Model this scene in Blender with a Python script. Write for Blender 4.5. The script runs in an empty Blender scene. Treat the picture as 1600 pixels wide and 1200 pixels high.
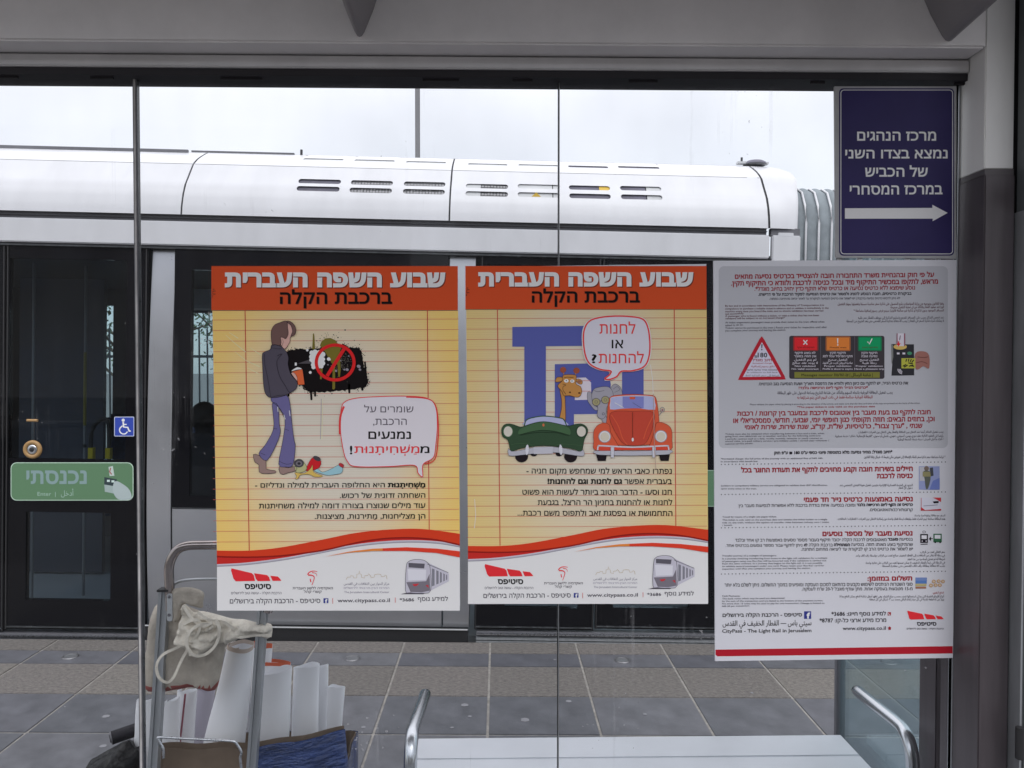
import bpy, bmesh, math, random, unicodedata
from mathutils import Vector, Matrix, noise, geometry
random.seed(7)
S = bpy.context.scene
COL = S.collection
R = math.radians

# ------------------------------------------------------------------ camera, sky, sun, exposure
CAMZ = 1.6
cam = bpy.data.objects.new('camera', bpy.data.cameras.new('camera'))
COL.objects.link(cam)
cam.location = (0, 0, CAMZ)
cam.rotation_euler = (R(90 - 1.2), 0, -0.018)
cam.data.sensor_width = 36
cam.data.lens = 27
cam.data.clip_start = 0.05
cam.data.clip_end = 500
S.camera = cam

W = bpy.data.worlds.new('World'); S.world = W; W.use_nodes = True
wn = W.node_tree; wn.nodes.clear()
def wnode(t): return wn.nodes.new(t)
sky = wnode('ShaderNodeTexSky'); sky.sky_type = 'NISHITA'; sky.sun_disc = False
sky.sun_elevation = R(55); sky.sun_rotation = R(205)
bg1 = wnode('ShaderNodeBackground'); bg1.inputs['Strength'].default_value = 0.05
wn.links.new(sky.outputs[0], bg1.inputs['Color'])
tc = wnode('ShaderNodeTexCoord'); sep = wnode('ShaderNodeSeparateXYZ')
wn.links.new(tc.outputs['Generated'], sep.inputs[0])
rmp = wnode('ShaderNodeValToRGB')          # overcast cloud: brighter towards the zenith
el = rmp.color_ramp.elements
el[0].position = 0.0; el[0].color = (.57, .555, .56, 1)
el[1].position = 1.0; el[1].color = (1.62, 1.57, 1.58, 1)
e = el.new(0.30); e.color = (.80, .77, .765, 1)
e = el.new(0.55); e.color = (1.30, 1.26, 1.27, 1)
wn.links.new(sep.outputs['Z'], rmp.inputs[0])
nz = wnode('ShaderNodeTexNoise'); nz.inputs['Scale'].default_value = 3.0; nz.inputs['Detail'].default_value = 5
wn.links.new(tc.outputs['Generated'], nz.inputs['Vector'])
mr = wnode('ShaderNodeMapRange'); mr.inputs['From Min'].default_value = .3; mr.inputs['From Max'].default_value = .7
mr.inputs['To Min'].default_value = .86; mr.inputs['To Max'].default_value = 1.16
wn.links.new(nz.outputs['Fac'], mr.inputs['Value'])
bg2 = wnode('ShaderNodeBackground')
wn.links.new(rmp.outputs[0], bg2.inputs['Color']); wn.links.new(mr.outputs[0], bg2.inputs['Strength'])
add = wnode('ShaderNodeAddShader'); wo = wnode('ShaderNodeOutputWorld')
wn.links.new(bg1.outputs[0], add.inputs[0]); wn.links.new(bg2.outputs[0], add.inputs[1]); wn.links.new(add.outputs[0], wo.inputs['Surface'])

sun = bpy.data.objects.new('sun', bpy.data.lights.new('sun', 'SUN')); COL.objects.link(sun)
sun.data.energy = 1.0; sun.data.angle = R(35); sun.data.color = (1, .99, .97)
sun.rotation_euler = (R(35), 0, R(25))     # high, from behind the photographer
S.view_settings.view_transform = 'Standard'
S.view_settings.look = 'None'
S.view_settings.exposure = 0.08
S.view_settings.gamma = 1
S.view_settings.use_curve_mapping = False
S.render.engine = 'CYCLES'
S.cycles.use_denoising = True
S.cycles.max_bounces = 10
S.cycles.transparent_max_bounces = 24
S.cycles.caustics_reflective = False
S.cycles.caustics_refractive = False

# ------------------------------------------------------------------ helpers
CM = cam.rotation_euler.to_matrix()
def at(px, py, Y):
    """the point of the upright plane at distance Y that the photograph's pixel (px, py) looks at"""
    d = CM @ Vector(((px - 800) / 1200, (600 - py) / 1200, -1))
    t = Y / d.y
    return Vector((d.x * t, Y, CAMZ + d.z * t))

def lin(c):
    return tuple((x / 255 / 12.92 if x / 255 <= .04045 else ((x / 255 + .055) / 1.055) ** 2.4) for x in c)

def link(o, parent=None):
    COL.objects.link(o)
    if parent: o.parent = parent
    return o

def empty(name, loc=(0, 0, 0), label=None, cat=None, group=None, kind=None, rot=(0, 0, 0)):
    o = bpy.data.objects.new(name, None); o.empty_display_size = .05
    link(o); o.location = loc; o.rotation_euler = rot
    return tag(o, label, cat, group, kind)

def tag(o, label=None, cat=None, group=None, kind=None):
    if label: o['label'] = label
    if cat: o['category'] = cat
    if group: o['group'] = group
    if kind: o['kind'] = kind
    return o

class MB:
    """collects faces (several materials) and links them as ONE mesh object"""
    def __init__(s): s.v = []; s.f = []; s.m = []; s.mats = []; s.smooth = []
    def mi(s, mat):
        if mat not in s.mats: s.mats.append(mat)
        return s.mats.index(mat)
    def add(s, vs, fs, mat, smooth=False):
        b = len(s.v); s.v += [Vector(v) for v in vs]; k = s.mi(mat)
        for f in fs: s.f.append([b + i for i in f]); s.m.append(k); s.smooth.append(smooth)
    def box(s, x0, x1, y0, y1, z0, z1, mat, bev=0.0):
        if bev <= 0:
            vs = [(x, y, z) for x in (x0, x1) for y in (y0, y1) for z in (z0, z1)]
            s.add(vs, [(0, 1, 3, 2), (4, 6, 7, 5), (0, 4, 5, 1), (2, 3, 7, 6), (0, 2, 6, 4), (1, 5, 7, 3)], mat)
            return
        bm = bmesh.new(); bmesh.ops.create_cube(bm, size=1)
        for v in bm.verts: v.co = Vector(((x0 + x1) / 2 + v.co.x * (x1 - x0), (y0 + y1) / 2 + v.co.y * (y1 - y0), (z0 + z1) / 2 + v.co.z * (z1 - z0)))
        bmesh.ops.bevel(bm, geom=bm.edges[:], offset=bev, segments=2, affect='EDGES')
        bm.verts.index_update()
        s.add([v.co.copy() for v in bm.verts], [[v.index for v in f.verts] for f in bm.faces], mat)
        bm.free()
    def tube(s, pts, r, mat, n=12, ry=None, up=(0, 0, 1), cap=True, radii=None):
        pts = [Vector(p) for p in pts]; vs = []; ry = r if ry is None else ry
        for i, p in enumerate(pts):
            d = (pts[min(i + 1, len(pts) - 1)] - pts[max(i - 1, 0)]).normalized()
            u = Vector(up)
            if abs(d.dot(u)) > .98: u = Vector((0, 1, 0)) if abs(d.y) < .9 else Vector((1, 0, 0))
            a = d.cross(u).normalized(); b = a.cross(d).normalized()
            k = radii[i] if radii else 1
            for j in range(n):
                t = 2 * math.pi * j / n
                vs.append(p + a * math.cos(t) * r * k + b * math.sin(t) * ry * k)
        fs = [(i * n + j, i * n + (j + 1) % n, (i + 1) * n + (j + 1) % n, (i + 1) * n + j) for i in range(len(pts) - 1) for j in range(n)]
        s.add(vs, fs, mat, True)
        if cap:
            s.add(vs[:n], [list(range(n))[::-1]], mat); s.add(vs[-n:], [list(range(n))], mat)
    def prism(s, poly, y0, y1, mat, axis='y'):
        """outline poly [(x,z)..] given thickness along y"""
        n = len(poly)
        P = lambda p, y: (p[0], y, p[1]) if axis == 'y' else (y, p[0], p[1])
        vs = [P(p, y0) for p in poly] + [P(p, y1) for p in poly]
        s.add(vs, [(i, (i + 1) % n, n + (i + 1) % n, n + i) for i in range(n)], mat)
        tri = geometry.tessellate_polygon([[Vector((p[0], p[1], 0)) for p in poly]])
        s.add(vs, [tuple(t) for t in tri] + [tuple(n + k for k in reversed(t)) for t in tri], mat)
    def build(s, name, parent=None, loc=None):
        me = bpy.data.meshes.new(name); me.from_pydata([tuple(v) for v in s.v], [], s.f)
        for m in s.mats: me.materials.append(m)
        me.polygons.foreach_set('material_index', s.m)
        me.polygons.foreach_set('use_smooth', s.smooth)
        me.update()
        o = bpy.data.objects.new(name, me); link(o, parent)
        if loc: o.location = loc
        return o

def fix_normals(o):
    bm = bmesh.new(); bm.from_mesh(o.data); bmesh.ops.recalc_face_normals(bm, faces=bm.faces[:]); bm.to_mesh(o.data); bm.free(); return o

def catmull(pts, closed=False, n=6):
    P = [Vector(p) for p in pts]; out = []; m = len(P)
    rng = range(m) if closed else range(m - 1)
    for i in rng:
        g = (lambda k: P[k % m]) if closed else (lambda k: P[max(0, min(m - 1, k))])
        a, b, c, d = g(i - 1), g(i), g(i + 1), g(i + 2)
        for k in range(n):
            t = k / n
            out.append(.5 * ((2 * b) + (c - a) * t + (2 * a - 5 * b + 4 * c - d) * t * t + (3 * b - a - 3 * c + d) * t ** 3))
    if not closed: out.append(P[-1])
    return out

# ------------------------------------------------------------------ materials
MATS = {}
def mat(name, col, rough=.5, metal=0, bump=0, bscale=200, vary=0, vscale=8, spec=.5, coat=0, stretch=None, col2=None):
    if name in MATS: return MATS[name]
    m = bpy.data.materials.new(name); m.use_nodes = True; nt = m.node_tree
    b = nt.nodes['Principled BSDF']
    b.inputs['Base Color'].default_value = (*col[:3], 1); b.inputs['Roughness'].default_value = rough
    b.inputs['Metallic'].default_value = metal; b.inputs['Specular IOR Level'].default_value = spec
    b.inputs['Coat Weight'].default_value = coat
    if vary or bump or col2:
        t = nt.nodes.new('ShaderNodeTexCoord'); mp = nt.nodes.new('ShaderNodeMapping')
        nt.links.new(t.outputs['Object'], mp.inputs[0])
        if stretch: mp.inputs['Scale'].default_value = stretch
        if vary or col2:
            n = nt.nodes.new('ShaderNodeTexNoise'); n.inputs['Scale'].default_value = vscale; n.inputs['Detail'].default_value = 8; n.inputs['Roughness'].default_value = .6
            nt.links.new(mp.outputs[0], n.inputs['Vector'])
            r = nt.nodes.new('ShaderNodeValToRGB')
            lo = col2 if col2 else tuple(c * (1 - vary) for c in col[:3]); hi = tuple(min(1, c * (1 + vary)) for c in col[:3])
            r.color_ramp.elements[0].position = .35; r.color_ramp.elements[0].color = (*lo, 1)
            r.color_ramp.elements[1].position = .65; r.color_ramp.elements[1].color = (*hi, 1)
            nt.links.new(n.outputs['Fac'], r.inputs[0]); nt.links.new(r.outputs[0], b.inputs['Base Color'])
            rr = nt.nodes.new('ShaderNodeMapRange'); rr.inputs['To Min'].default_value = max(0, rough - .08); rr.inputs['To Max'].default_value = min(1, rough + .08)
            nt.links.new(n.outputs['Fac'], rr.inputs['Value']); nt.links.new(rr.outputs[0], b.inputs['Roughness'])
        if bump:
            n2 = nt.nodes.new('ShaderNodeTexNoise'); n2.inputs['Scale'].default_value = bscale; n2.inputs['Detail'].default_value = 4
            nt.links.new(mp.outputs[0], n2.inputs['Vector'])
            bp = nt.nodes.new('ShaderNodeBump'); bp.inputs['Strength'].default_value = bump; bp.inputs['Distance'].default_value = .002
            nt.links.new(n2.outputs['Fac'], bp.inputs['Height']); nt.links.new(bp.outputs[0], b.inputs['Normal'])
    MATS[name] = m
    return m

def glass_mat(name, tint=(1, 1, 1), dust=.02, film=0, film_z=1.54, rough=0.0, refl=1.0, streak=True, dcol=(.62, .62, .64)):
    """a thin pane: light passes straight through, the surface reflects by Fresnel, dirt scatters a little"""
    m = bpy.data.materials.new(name); m.use_nodes = True; nt = m.node_tree; nt.nodes.clear(); N = nt.nodes.new; L = nt.links.new
    out = N('ShaderNodeOutputMaterial'); tr = N('ShaderNodeBsdfTransparent'); tr.inputs[0].default_value = (*tint, 1)
    gl = N('ShaderNodeBsdfGlossy'); gl.inputs['Roughness'].default_value = rough
    fr = N('ShaderNodeFresnel'); fr.inputs['IOR'].default_value = 1.45
    mul = N('ShaderNodeMath'); mul.operation = 'MULTIPLY'; mul.inputs[1].default_value = refl; L(fr.outputs[0], mul.inputs[0])
    mx = N('ShaderNodeMixShader'); L(mul.outputs[0], mx.inputs[0]); L(tr.outputs[0], mx.inputs[1]); L(gl.outputs[0], mx.inputs[2])
    df = N('ShaderNodeBsdfDiffuse'); df.inputs[0].default_value = (*dcol, 1)
    t = N('ShaderNodeTexCoord')
    n1 = N('ShaderNodeTexNoise'); n1.inputs['Scale'].default_value = 2.5; n1.inputs['Detail'].default_value = 9; n1.inputs['Roughness'].default_value = .65
    mp = N('ShaderNodeMapping'); mp.inputs['Scale'].default_value = (9, 1, .8); L(t.outputs['Object'], mp.inputs[0])
    n2 = N('ShaderNodeTexNoise'); n2.inputs['Scale'].default_value = 2.2; n2.inputs['Detail'].default_value = 7; L(mp.outputs[0], n2.inputs['Vector'])
    L(t.outputs['Object'], n1.inputs['Vector'])
    pw = N('ShaderNodeMath'); pw.operation = 'MULTIPLY'; L(n1.outputs['Fac'], pw.inputs[0]); L(n2.outputs['Fac'], pw.inputs[1])
    mr = N('ShaderNodeMapRange'); mr.inputs['From Min'].default_value = .12; mr.inputs['From Max'].default_value = .42
    mr.inputs['To Min'].default_value = dust * .3; mr.inputs['To Max'].default_value = dust * 2.2; L(pw.outputs[0], mr.inputs['Value'])
    fac = mr.outputs[0]
    if streak:   # small splashes and specks stuck to the pane
        v = N('ShaderNodeTexNoise'); v.inputs['Scale'].default_value = 95; v.inputs['Detail'].default_value = 2; L(t.outputs['Object'], v.inputs['Vector'])
        v2 = N('ShaderNodeMath'); v2.operation = 'MULTIPLY'; L(v.outputs['Fac'], v2.inputs[0]); L(n1.outputs['Fac'], v2.inputs[1])
        mk = N('ShaderNodeMapRange'); mk.inputs['From Min'].default_value = .41; mk.inputs['From Max'].default_value = .44
        mk.inputs['To Min'].default_value = 0; mk.inputs['To Max'].default_value = .45; L(v2.outputs[0], mk.inputs['Value'])
        ad = N('ShaderNodeMath'); ad.operation = 'ADD'; L(fac, ad.inputs[0]); L(mk.outputs[0], ad.inputs[1]); fac = ad.outputs[0]
        mp3 = N('ShaderNodeMapping'); mp3.inputs['Scale'].default_value = (70, 1, 1.6); L(t.outputs['Object'], mp3.inputs[0])   # thin run-off streaks
        v3 = N('ShaderNodeTexNoise'); v3.inputs['Scale'].default_value = 1.4; v3.inputs['Detail'].default_value = 4; L(mp3.outputs[0], v3.inputs['Vector'])
        v4 = N('ShaderNodeMath'); v4.operation = 'MULTIPLY'; L(v3.outputs['Fac'], v4.inputs[0]); L(n1.outputs['Fac'], v4.inputs[1])
        mk3 = N('ShaderNodeMapRange'); mk3.inputs['From Min'].default_value = .34; mk3.inputs['From Max'].default_value = .44; mk3.inputs['To Max'].default_value = .10; L(v4.outputs[0], mk3.inputs['Value'])
        ad3 = N('ShaderNodeMath'); ad3.operation = 'ADD'; L(fac, ad3.inputs[0]); L(mk3.outputs[0], ad3.inputs[1]); fac = ad3.outputs[0]
    if film:     # the upper half carries a denser pale layer with a sharp lower edge
        sp = N('ShaderNodeSeparateXYZ'); L(t.outputs['Object'], sp.inputs[0])
        gt = N('ShaderNodeMath'); gt.operation = 'GREATER_THAN'; gt.inputs[1].default_value = film_z; L(sp.outputs['Z'], gt.inputs[0])
        mm = N('ShaderNodeMath'); mm.operation = 'MULTIPLY'; L(gt.outputs[0], mm.inputs[0])
        m3 = N('ShaderNodeMath'); m3.operation = 'MULTIPLY'; m3.inputs[1].default_value = film * 2; L(n2.outputs['Fac'], m3.inputs[0]); L(m3.outputs[0], mm.inputs[1])
        ad = N('ShaderNodeMath'); ad.operation = 'ADD'; L(fac, ad.inputs[0]); L(mm.outputs[0], ad.inputs[1]); fac = ad.outputs[0]
    mx2 = N('ShaderNodeMixShader'); L(fac, mx2.inputs[0]); L(mx.outputs[0], mx2.inputs[1]); L(df.outputs[0], mx2.inputs[2])
    L(mx2.outputs[0], out.inputs['Surface'])
    MATS[name] = m
    return m

M_beam = mat('painted_aluminium', (.78, .76, .755), .42, .1, bump=.15, bscale=500, vary=.07, vscale=5)
M_rib = mat('rib_paint', (.23, .22, .23), .45, vary=.06, vscale=6)
M_rail = mat('rail_aluminium', (.62, .61, .61), .45, .3, vary=.08, vscale=7)
M_light = mat('light_cladding', (.82, .82, .80), .5, 0, vary=.07, vscale=6, stretch=(1, 1, .3))
M_brown = mat('brown_cladding', (.078, .067, .074), .42, .1, vary=.15, vscale=6, stretch=(6, 6, .5))
M_gasket = mat('black_gasket', (.012, .010, .014), .6)
M_edge = mat('glass_edge', (.06, .065, .07), .25, vary=.4, vscale=20)
M_steel = mat('stainless_steel', (.55, .57, .6), .28, 1, vary=.1, vscale=60)
M_chrome = mat('worn_chrome', (.34, .30, .29), .2, 1, vary=.12, vscale=20)
M_alu = mat('dull_aluminium', (.42, .44, .46), .42, .7, vary=.12, vscale=30, stretch=(1, 1, .15))
M_bench = mat('bench_laminate', (.64, .66, .70), .35, vary=.04, vscale=5, bump=.05, bscale=300)
M_white = mat('tram_white', (.62, .625, .65), .38, coat=.12, vary=.045, vscale=2.2, stretch=(2.5, 1, .8))
M_silver = mat('tram_silver', (.50, .51, .54), .30, .8, vary=.05, vscale=2)
M_black = mat('tram_black', (.006, .006, .008), .12, spec=.12)
M_dark = mat('dark_rubber', (.02, .02, .022), .6)
M_gap = mat('dark_gap', (.03, .03, .035), .7)
M_gutter = mat('gutter_grey', (.14, .14, .155), .5, vary=.15, vscale=6)
M_int = mat('interior_grey', (.16, .17, .19), .7, vary=.1, vscale=3)
M_intd = mat('interior_dark', (.05, .055, .065), .7)
M_pale = mat('interior_pale', (.8, .82, .82), .6)
M_seat = mat('seat_blue', (.03, .07, .17), .7, vary=.3, vscale=30)
M_yellow = mat('yellow_pole', (.55, .42, .02), .4)
M_bellow = mat('bellows_fabric', (.25, .28, .30), .95, spec=.1, vary=.12, vscale=12)
M_glass = glass_mat('shelter_glass', (.975, .985, .99), dust=.0012, film=.011, refl=.20)
M_sglass = glass_mat('side_screen_glass', (.90, .975, .99), dust=.10, refl=.45, dcol=(.46, .62, .68))
M_tglass = glass_mat('tram_glass', (.74, .80, .84), dust=.0015, refl=.45, streak=False)
M_fglass = glass_mat('far_tram_glass', (.88, .95, .96), dust=.0, refl=.8, streak=False)

# ------------------------------------------------------------------ setting: ground, platform
PT = 0.0137                                    # the platform falls slightly to the right
m_ground = mat('ballast', (.16, .15, .14), .9, bump=1, bscale=40, vary=.35, vscale=25)
g = MB(); g.add([(-150, -60, -.35), (150, -60, -.35), (150, 260, -.35), (-150, 260, -.35)], [(0, 1, 2, 3)], m_ground)
tag(g.build('ground'), 'grey gravel ground around the stop', 'ground', kind='structure')

m_grout = mat('grout', (.30, .285, .265), .9, vary=.2, vscale=30, bump=.5, bscale=120)
m_conc = mat('concrete', (.25, .24, .23), .85, vary=.15, vscale=8, bump=.4, bscale=60)
M_slab = [mat('slab_dark_%d' % i, c, .55, vary=.20, vscale=7, bump=.5, bscale=160) for i, c in enumerate([(.128, .130, .146), (.106, .109, .126), (.140, .142, .156), (.117, .121, .135)])]
def tactile(name, col, col2):
    m = mat(name, col, .85, vary=.1, vscale=42, bump=1, bscale=70, stretch=(1, 1.9, 1), col2=col2)
    for n in m.node_tree.nodes:
        if n.type == 'BUMP': n.inputs['Distance'].default_value = .012
    return m
M_tact = [tactile('tactile_%d' % i, c, d) for i, (c, d) in enumerate([((.225, .205, .19), (.14, .13, .125)), ((.205, .19, .175), (.13, .12, .115)), ((.24, .22, .20), (.15, .14, .13))])]
plat = empty('platform', (0, 0, 0), 'stone slab platform with dark and light rows beside the tram', 'platform', kind='structure', rot=(0, PT, 0))
b = MB(); b.box(-7, 7, .14, 4.45, -.345, -.0045, m_grout); b.build('joint_bed', plat)
b = MB(); b.box(-7, 7, -3.0, .139, -.345, -.003, mat('back_paving', (.15, .15, .155), .8, vary=.15, vscale=6)); b.build('platform_base', plat)
rows = [(4.276, 4.446, 1), (4.085, 4.276, 0), (3.714, 4.085, 2), (3.319, 3.714, 0), (2.924, 3.319, 0), (2.529, 2.924, 0), (2.134, 2.529, 0), (1.739, 2.134, 0),
        (1.344, 1.739, 0), (.949, 1.344, 0), (.554, .949, 0), (.159, .554, 0)]
PW = .4975
cache = {}
for ri, (y0, y1, kind) in enumerate(rows):
    for ci in range(-6, 7):
        x0 = -.047 + ci * PW; gp = .0058
        if kind == 0: mt = random.choice(M_slab)
        else: mt = random.choice(M_tact)
        key = (round(y1 - y0, 3), kind > 0, mt.name)
        if key not in cache:
            q = MB(); q.box(gp, PW - gp, gp if kind == 0 else .001, y1 - y0 - (gp if kind == 0 else .001), -.03, 0, mt, bev=.0018)
            o = q.build('slab', plat); cache[key] = o.data
        else:
            o = bpy.data.objects.new('slab', cache[key]); link(o, plat)
        o.location = (x0, y0, random.uniform(-.0012, .0004))
# pavement behind the photographer, towards the houses
b = MB(); b.add([(-40, -12, -.02), (40, -12, -.02), (40, -3.0, -.02), (-40, -3.0, -.02)], [(0, 1, 2, 3)], mat('asphalt', (.055, .055, .058), .85, bump=.8, bscale=90, vary=.2, vscale=10))
tag(b.build('road'), 'dark asphalt road behind the stop', 'road', kind='structure')
# flattened gum spots
b = MB()
for (px, py, r) in [(725, 1107, .017), (820, 1130, .019), (889, 1100, .014), (733, 1125, .009), (165, 1128, .016), (566, 1143, .01), (867, 1034, .008), (345, 1062, .01), (1180, 1085, .008), (1010, 1120, .009), (705, 1143, .008), (160, 1175, .014)]:
    Y = 1.6 * 1200 / (py - 575); X = (px - 778) * Y / 1200
    n = 12; z = -math.tan(PT) * X + .0012
    pts = [(X + r * math.cos(2 * math.pi * k / n) * (1 + .2 * math.sin(3 * k)), Y + r * math.sin(2 * math.pi * k / n) * 1.0, z + .0006 - math.tan(PT) * r * math.cos(2 * math.pi * k / n)) for k in range(n)]
    b.add([(X, Y, z + .002)] + pts, [(0, k + 1, (k + 1) % n + 1) for k in range(n)], mat('gum', (.26, .26, .28), .7))
tag(b.build('chewing_gum_spots'), 'pale trodden spots scattered over the dark platform slabs', 'gum spots', kind='stuff')

stud_labels = ['round steel ground light in the slab row left of the hand truck', 'round steel ground light in the slab row below the left orange poster',
               'round steel ground light in the slab row below the poster with two cartoon cars', 'round steel ground light in the slab row behind the bench end armrest and side screen']
for i, (px, py) in enumerate([(111, 1029), (549, 1032), (974, 1035), (1398, 1039)]):
    Y = 4.18; X = (px - 778) * Y / 1200; z = -math.tan(PT) * X
    o = empty('ground_light', (X, Y, z), stud_labels[i], 'ground light', 'round lights set in the platform', rot=(0, PT, 0))
    q = MB(); n = 24
    prof = [(.030, .0035), (.034, .007), (.040, .006), (.043, .001)]
    vs = [(r * math.cos(2 * math.pi * k / n), r * math.sin(2 * math.pi * k / n), zz) for r, zz in prof for k in range(n)]
    q.add(vs, [(a * n + k, a * n + (k + 1) % n, (a + 1) * n + (k + 1) % n, (a + 1) * n + k) for a in range(3) for k in range(n)], mat('stud_steel', (.22, .22, .23), .45, .7, vary=.2, vscale=60), True)
    q.build('ring', o)
    q = MB(); vs = [(0, 0, .0055)] + [(.031 * math.cos(2 * math.pi * k / n), .031 * math.sin(2 * math.pi * k / n), .0035) for k in range(n)]
    q.add(vs, [(0, k + 1, (k + 1) % n + 1) for k in range(n)], mat('lens', (.16, .165, .175), .3), True)
    q.build('lens', o)

# ------------------------------------------------------------------ the tram
TT = 0.020; TY = 4.50
tram = empty('tram', (0, 0, 0), 'white and black tram standing at the platform behind the glass', 'tram', rot=(0, TT, 0))
TI = Matrix.Rotation(TT, 4, 'Y').inverted()
def tl(px, py, Y=TY):
    p = TI @ at(px, py, Y); return p
def tz(py, px=770, Y=TY): return tl(px, py, Y).z
def tx(px, py=600, Y=TY): return tl(px, py, Y).x

Z_sill, Z_skirt = tz(1005), tz(984)
Z_win0 = tz(797, 480)
Z_top = tz(396, 770)            # top of window band
Z_g0, Z_g1 = tz(356.5, 770), tz(347, 770)
Z_line = tz(268, 770, 4.66)
Z_roof = tz(247, 770, 4.86)
PROF = [(Z_g1, TY - .012), (Z_g1 + .05, TY - .006), (Z_g1 + .12, TY + .012), (Z_g1 + .19, TY + .045), (Z_g1 + .26, TY + .10), (Z_line, TY + .155),
        (Z_line + .05, TY + .225), (Z_line + .09, TY + .30), (Z_roof, TY + .39), (Z_roof + .035, TY + .55)]
def py_(z):
    if z <= PROF[0][0]: return PROF[0][1]
    for (a, ya), (c, yc) in zip(PROF, PROF[1:]):
        if z <= c: return ya + (yc - ya) * (z - a) / (c - a)
    return PROF[-1][1]
def fairing_sheet(mb, xa, xb, za, zb, cols, mat_, th=.02):
    """curved sheet between xa and xb; cols = [(x0, x1, [(zc, r)...])] are real slots cut through it"""
    def strip(x0, x1, z0, z1):
        k = max(1, int((z1 - z0) / .02)); vs = []
        for i in range(k + 1):
            z = z0 + (z1 - z0) * i / k; vs += [(x0, py_(z), z), (x1, py_(z), z)]
        mb.add(vs, [(2 * i, 2 * i + 1, 2 * i + 3, 2 * i + 2) for i in range(k)], mat_, True)
    x = xa
    for (c0, c1, slots) in sorted(cols):
        Rm = .021; a, c = c0 - .004, c1 + .004
        strip(x, a, za, zb)
        z = za
        for (zc, r) in sorted(slots):
            Rr = r * 1.35
            strip(a, c, z, zc - Rr); z = zc + Rr
            inner, outer = [], []
            for side, cx in ((1, c1 - r), (-1, c0 + r)):
                for k in range(9):
                    t = math.pi * (-.5 + k / 8) if side == 1 else math.pi * (.5 + k / 8)
                    dx, dz = math.cos(t), math.sin(t)
                    inner.append((cx + dx * r, zc + dz * r))
                    q = 1 / max(abs(dx), abs(dz), 1e-6)
                    ox = cx + dx * q * Rr
                    if abs(dx) > abs(dz) - 1e-6: ox = c if side == 1 else a
                    outer.append((ox, zc + dz * q * Rr))
            n = len(inner)
            vs = [(p[0], py_(p[1]), p[1]) for p in outer] + [(p[0], py_(p[1]), p[1]) for p in inner] + [(p[0], py_(p[1]) + th, p[1]) for p in inner]
            mb.add(vs, [(i, (i + 1) % n, n + (i + 1) % n, n + i) for i in range(n)] + [(n + i, n + (i + 1) % n, 2 * n + (i + 1) % n, 2 * n + i) for i in range(n)], mat_)
        strip(a, c, z, zb); x = c
    strip(x, xb, za, zb)
def slot_z(px, py, Yg=TY + .03):
    for _ in range(6):
        p = tl(px, py, Yg); Yg = py_(p.z)
    return p
lower = [(466, 533, 283.5, 295), (548, 614, 285.5, 297.5), (631, 696, 287.5, 299.5), (728, 794, 291, 303), (809, 874, 291.5, 304.5), (889, 953, 293.5, 306.5), (969, 1033, 294.5, 308)]
upper = [(473, 537, 249), (553, 617, 251), (634, 697, 253.5), (731, 793, 257), (810, 872, 258.5), (888, 950, 260.5), (966, 1030, 261.5)]
XJ = [tx(-420, 250), tx(285, 280), tx(703, 300), tx(1202, 300)]
lc, uc = [], []
for (a, c, y1, y2) in lower:
    p = slot_z(a, y1); q = slot_z(c, y1); z1 = (p.z + q.z) / 2; z2 = slot_z((a + c) / 2, y2).z
    lc.append((p.x, q.x, [(z1, .0155), (z2, .0155)]))
for (a, c, y1) in upper:
    p = slot_z(a, y1); q = slot_z(c, y1); uc.append((p.x, q.x, [((p.z + q.z) / 2, .0105)]))
roofmat = M_white
for i, (xa, xb) in enumerate(zip(XJ, XJ[1:])):
    q = MB(); xa2, xb2 = xa + .005, xb - .005
    c1 = [c for c in lc if xa < c[0] < xb]; c2 = [c for c in uc if xa < c[0] < xb]
    fairing_sheet(q, xa2, xb2, Z_g1, Z_line - .0015, c1, M_white, th=.008)
    fairing_sheet(q, xa2, xb2, Z_line + .0015, PROF[-1][0] - (.02 if i == 0 else 0), c2, M_white, th=.008)
    q.add([(xa2, py_(z), z) for z in [Z_g1, Z_g1 + .1, Z_g1 + .2, Z_line, Z_roof]] + [(xa2, py_(z) + .03, z) for z in [Z_g1, Z_g1 + .1, Z_g1 + .2, Z_line, Z_roof]], [(k, k + 1, k + 6, k + 5) for k in range(4)], M_white)
    q.add([(xb2, py_(z), z) for z in [Z_g1, Z_g1 + .1, Z_g1 + .2, Z_line, Z_roof]] + [(xb2, py_(z) + .03, z) for z in [Z_g1, Z_g1 + .1, Z_g1 + .2, Z_line, Z_roof]], [(k, k + 1, k + 6, k + 5) for k in range(4)], M_white)
    q.build('roof_fairing', tram)
# rounded white end of the car roof
q = MB(); xe0, xe1 = XJ[-1] + .008, tx(1250, 300); n = 8; vs = []
zs = [Z_g1 + (PROF[-1][0] + .005 - Z_g1) * k / 14 for k in range(15)]
for i in range(n + 1):
    t = i / n; x = xe0 + (xe1 - xe0) * math.sin(t * math.pi / 2); ins = .035 * (1 - math.cos(t * math.pi / 2)); dz = ins * .5
    for z in zs: vs.append((x + t * .085 * max(0, (z - Z_g1) / (Z_roof - Z_g1)) ** 1.5 - (.03 * t ** 4 if z > Z_roof else 0), py_(z) + ins, z - (dz * max(0, (z - Z_line) / (Z_roof - Z_line)) if z > Z_line else 0)))
m_ = len(zs)
q.add(vs, [(i * m_ + j, (i + 1) * m_ + j, (i + 1) * m_ + j + 1, i * m_ + j + 1) for i in range(n) for j in range(m_ - 1)], M_white, True)
q.build('end_fairing', tram)
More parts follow.
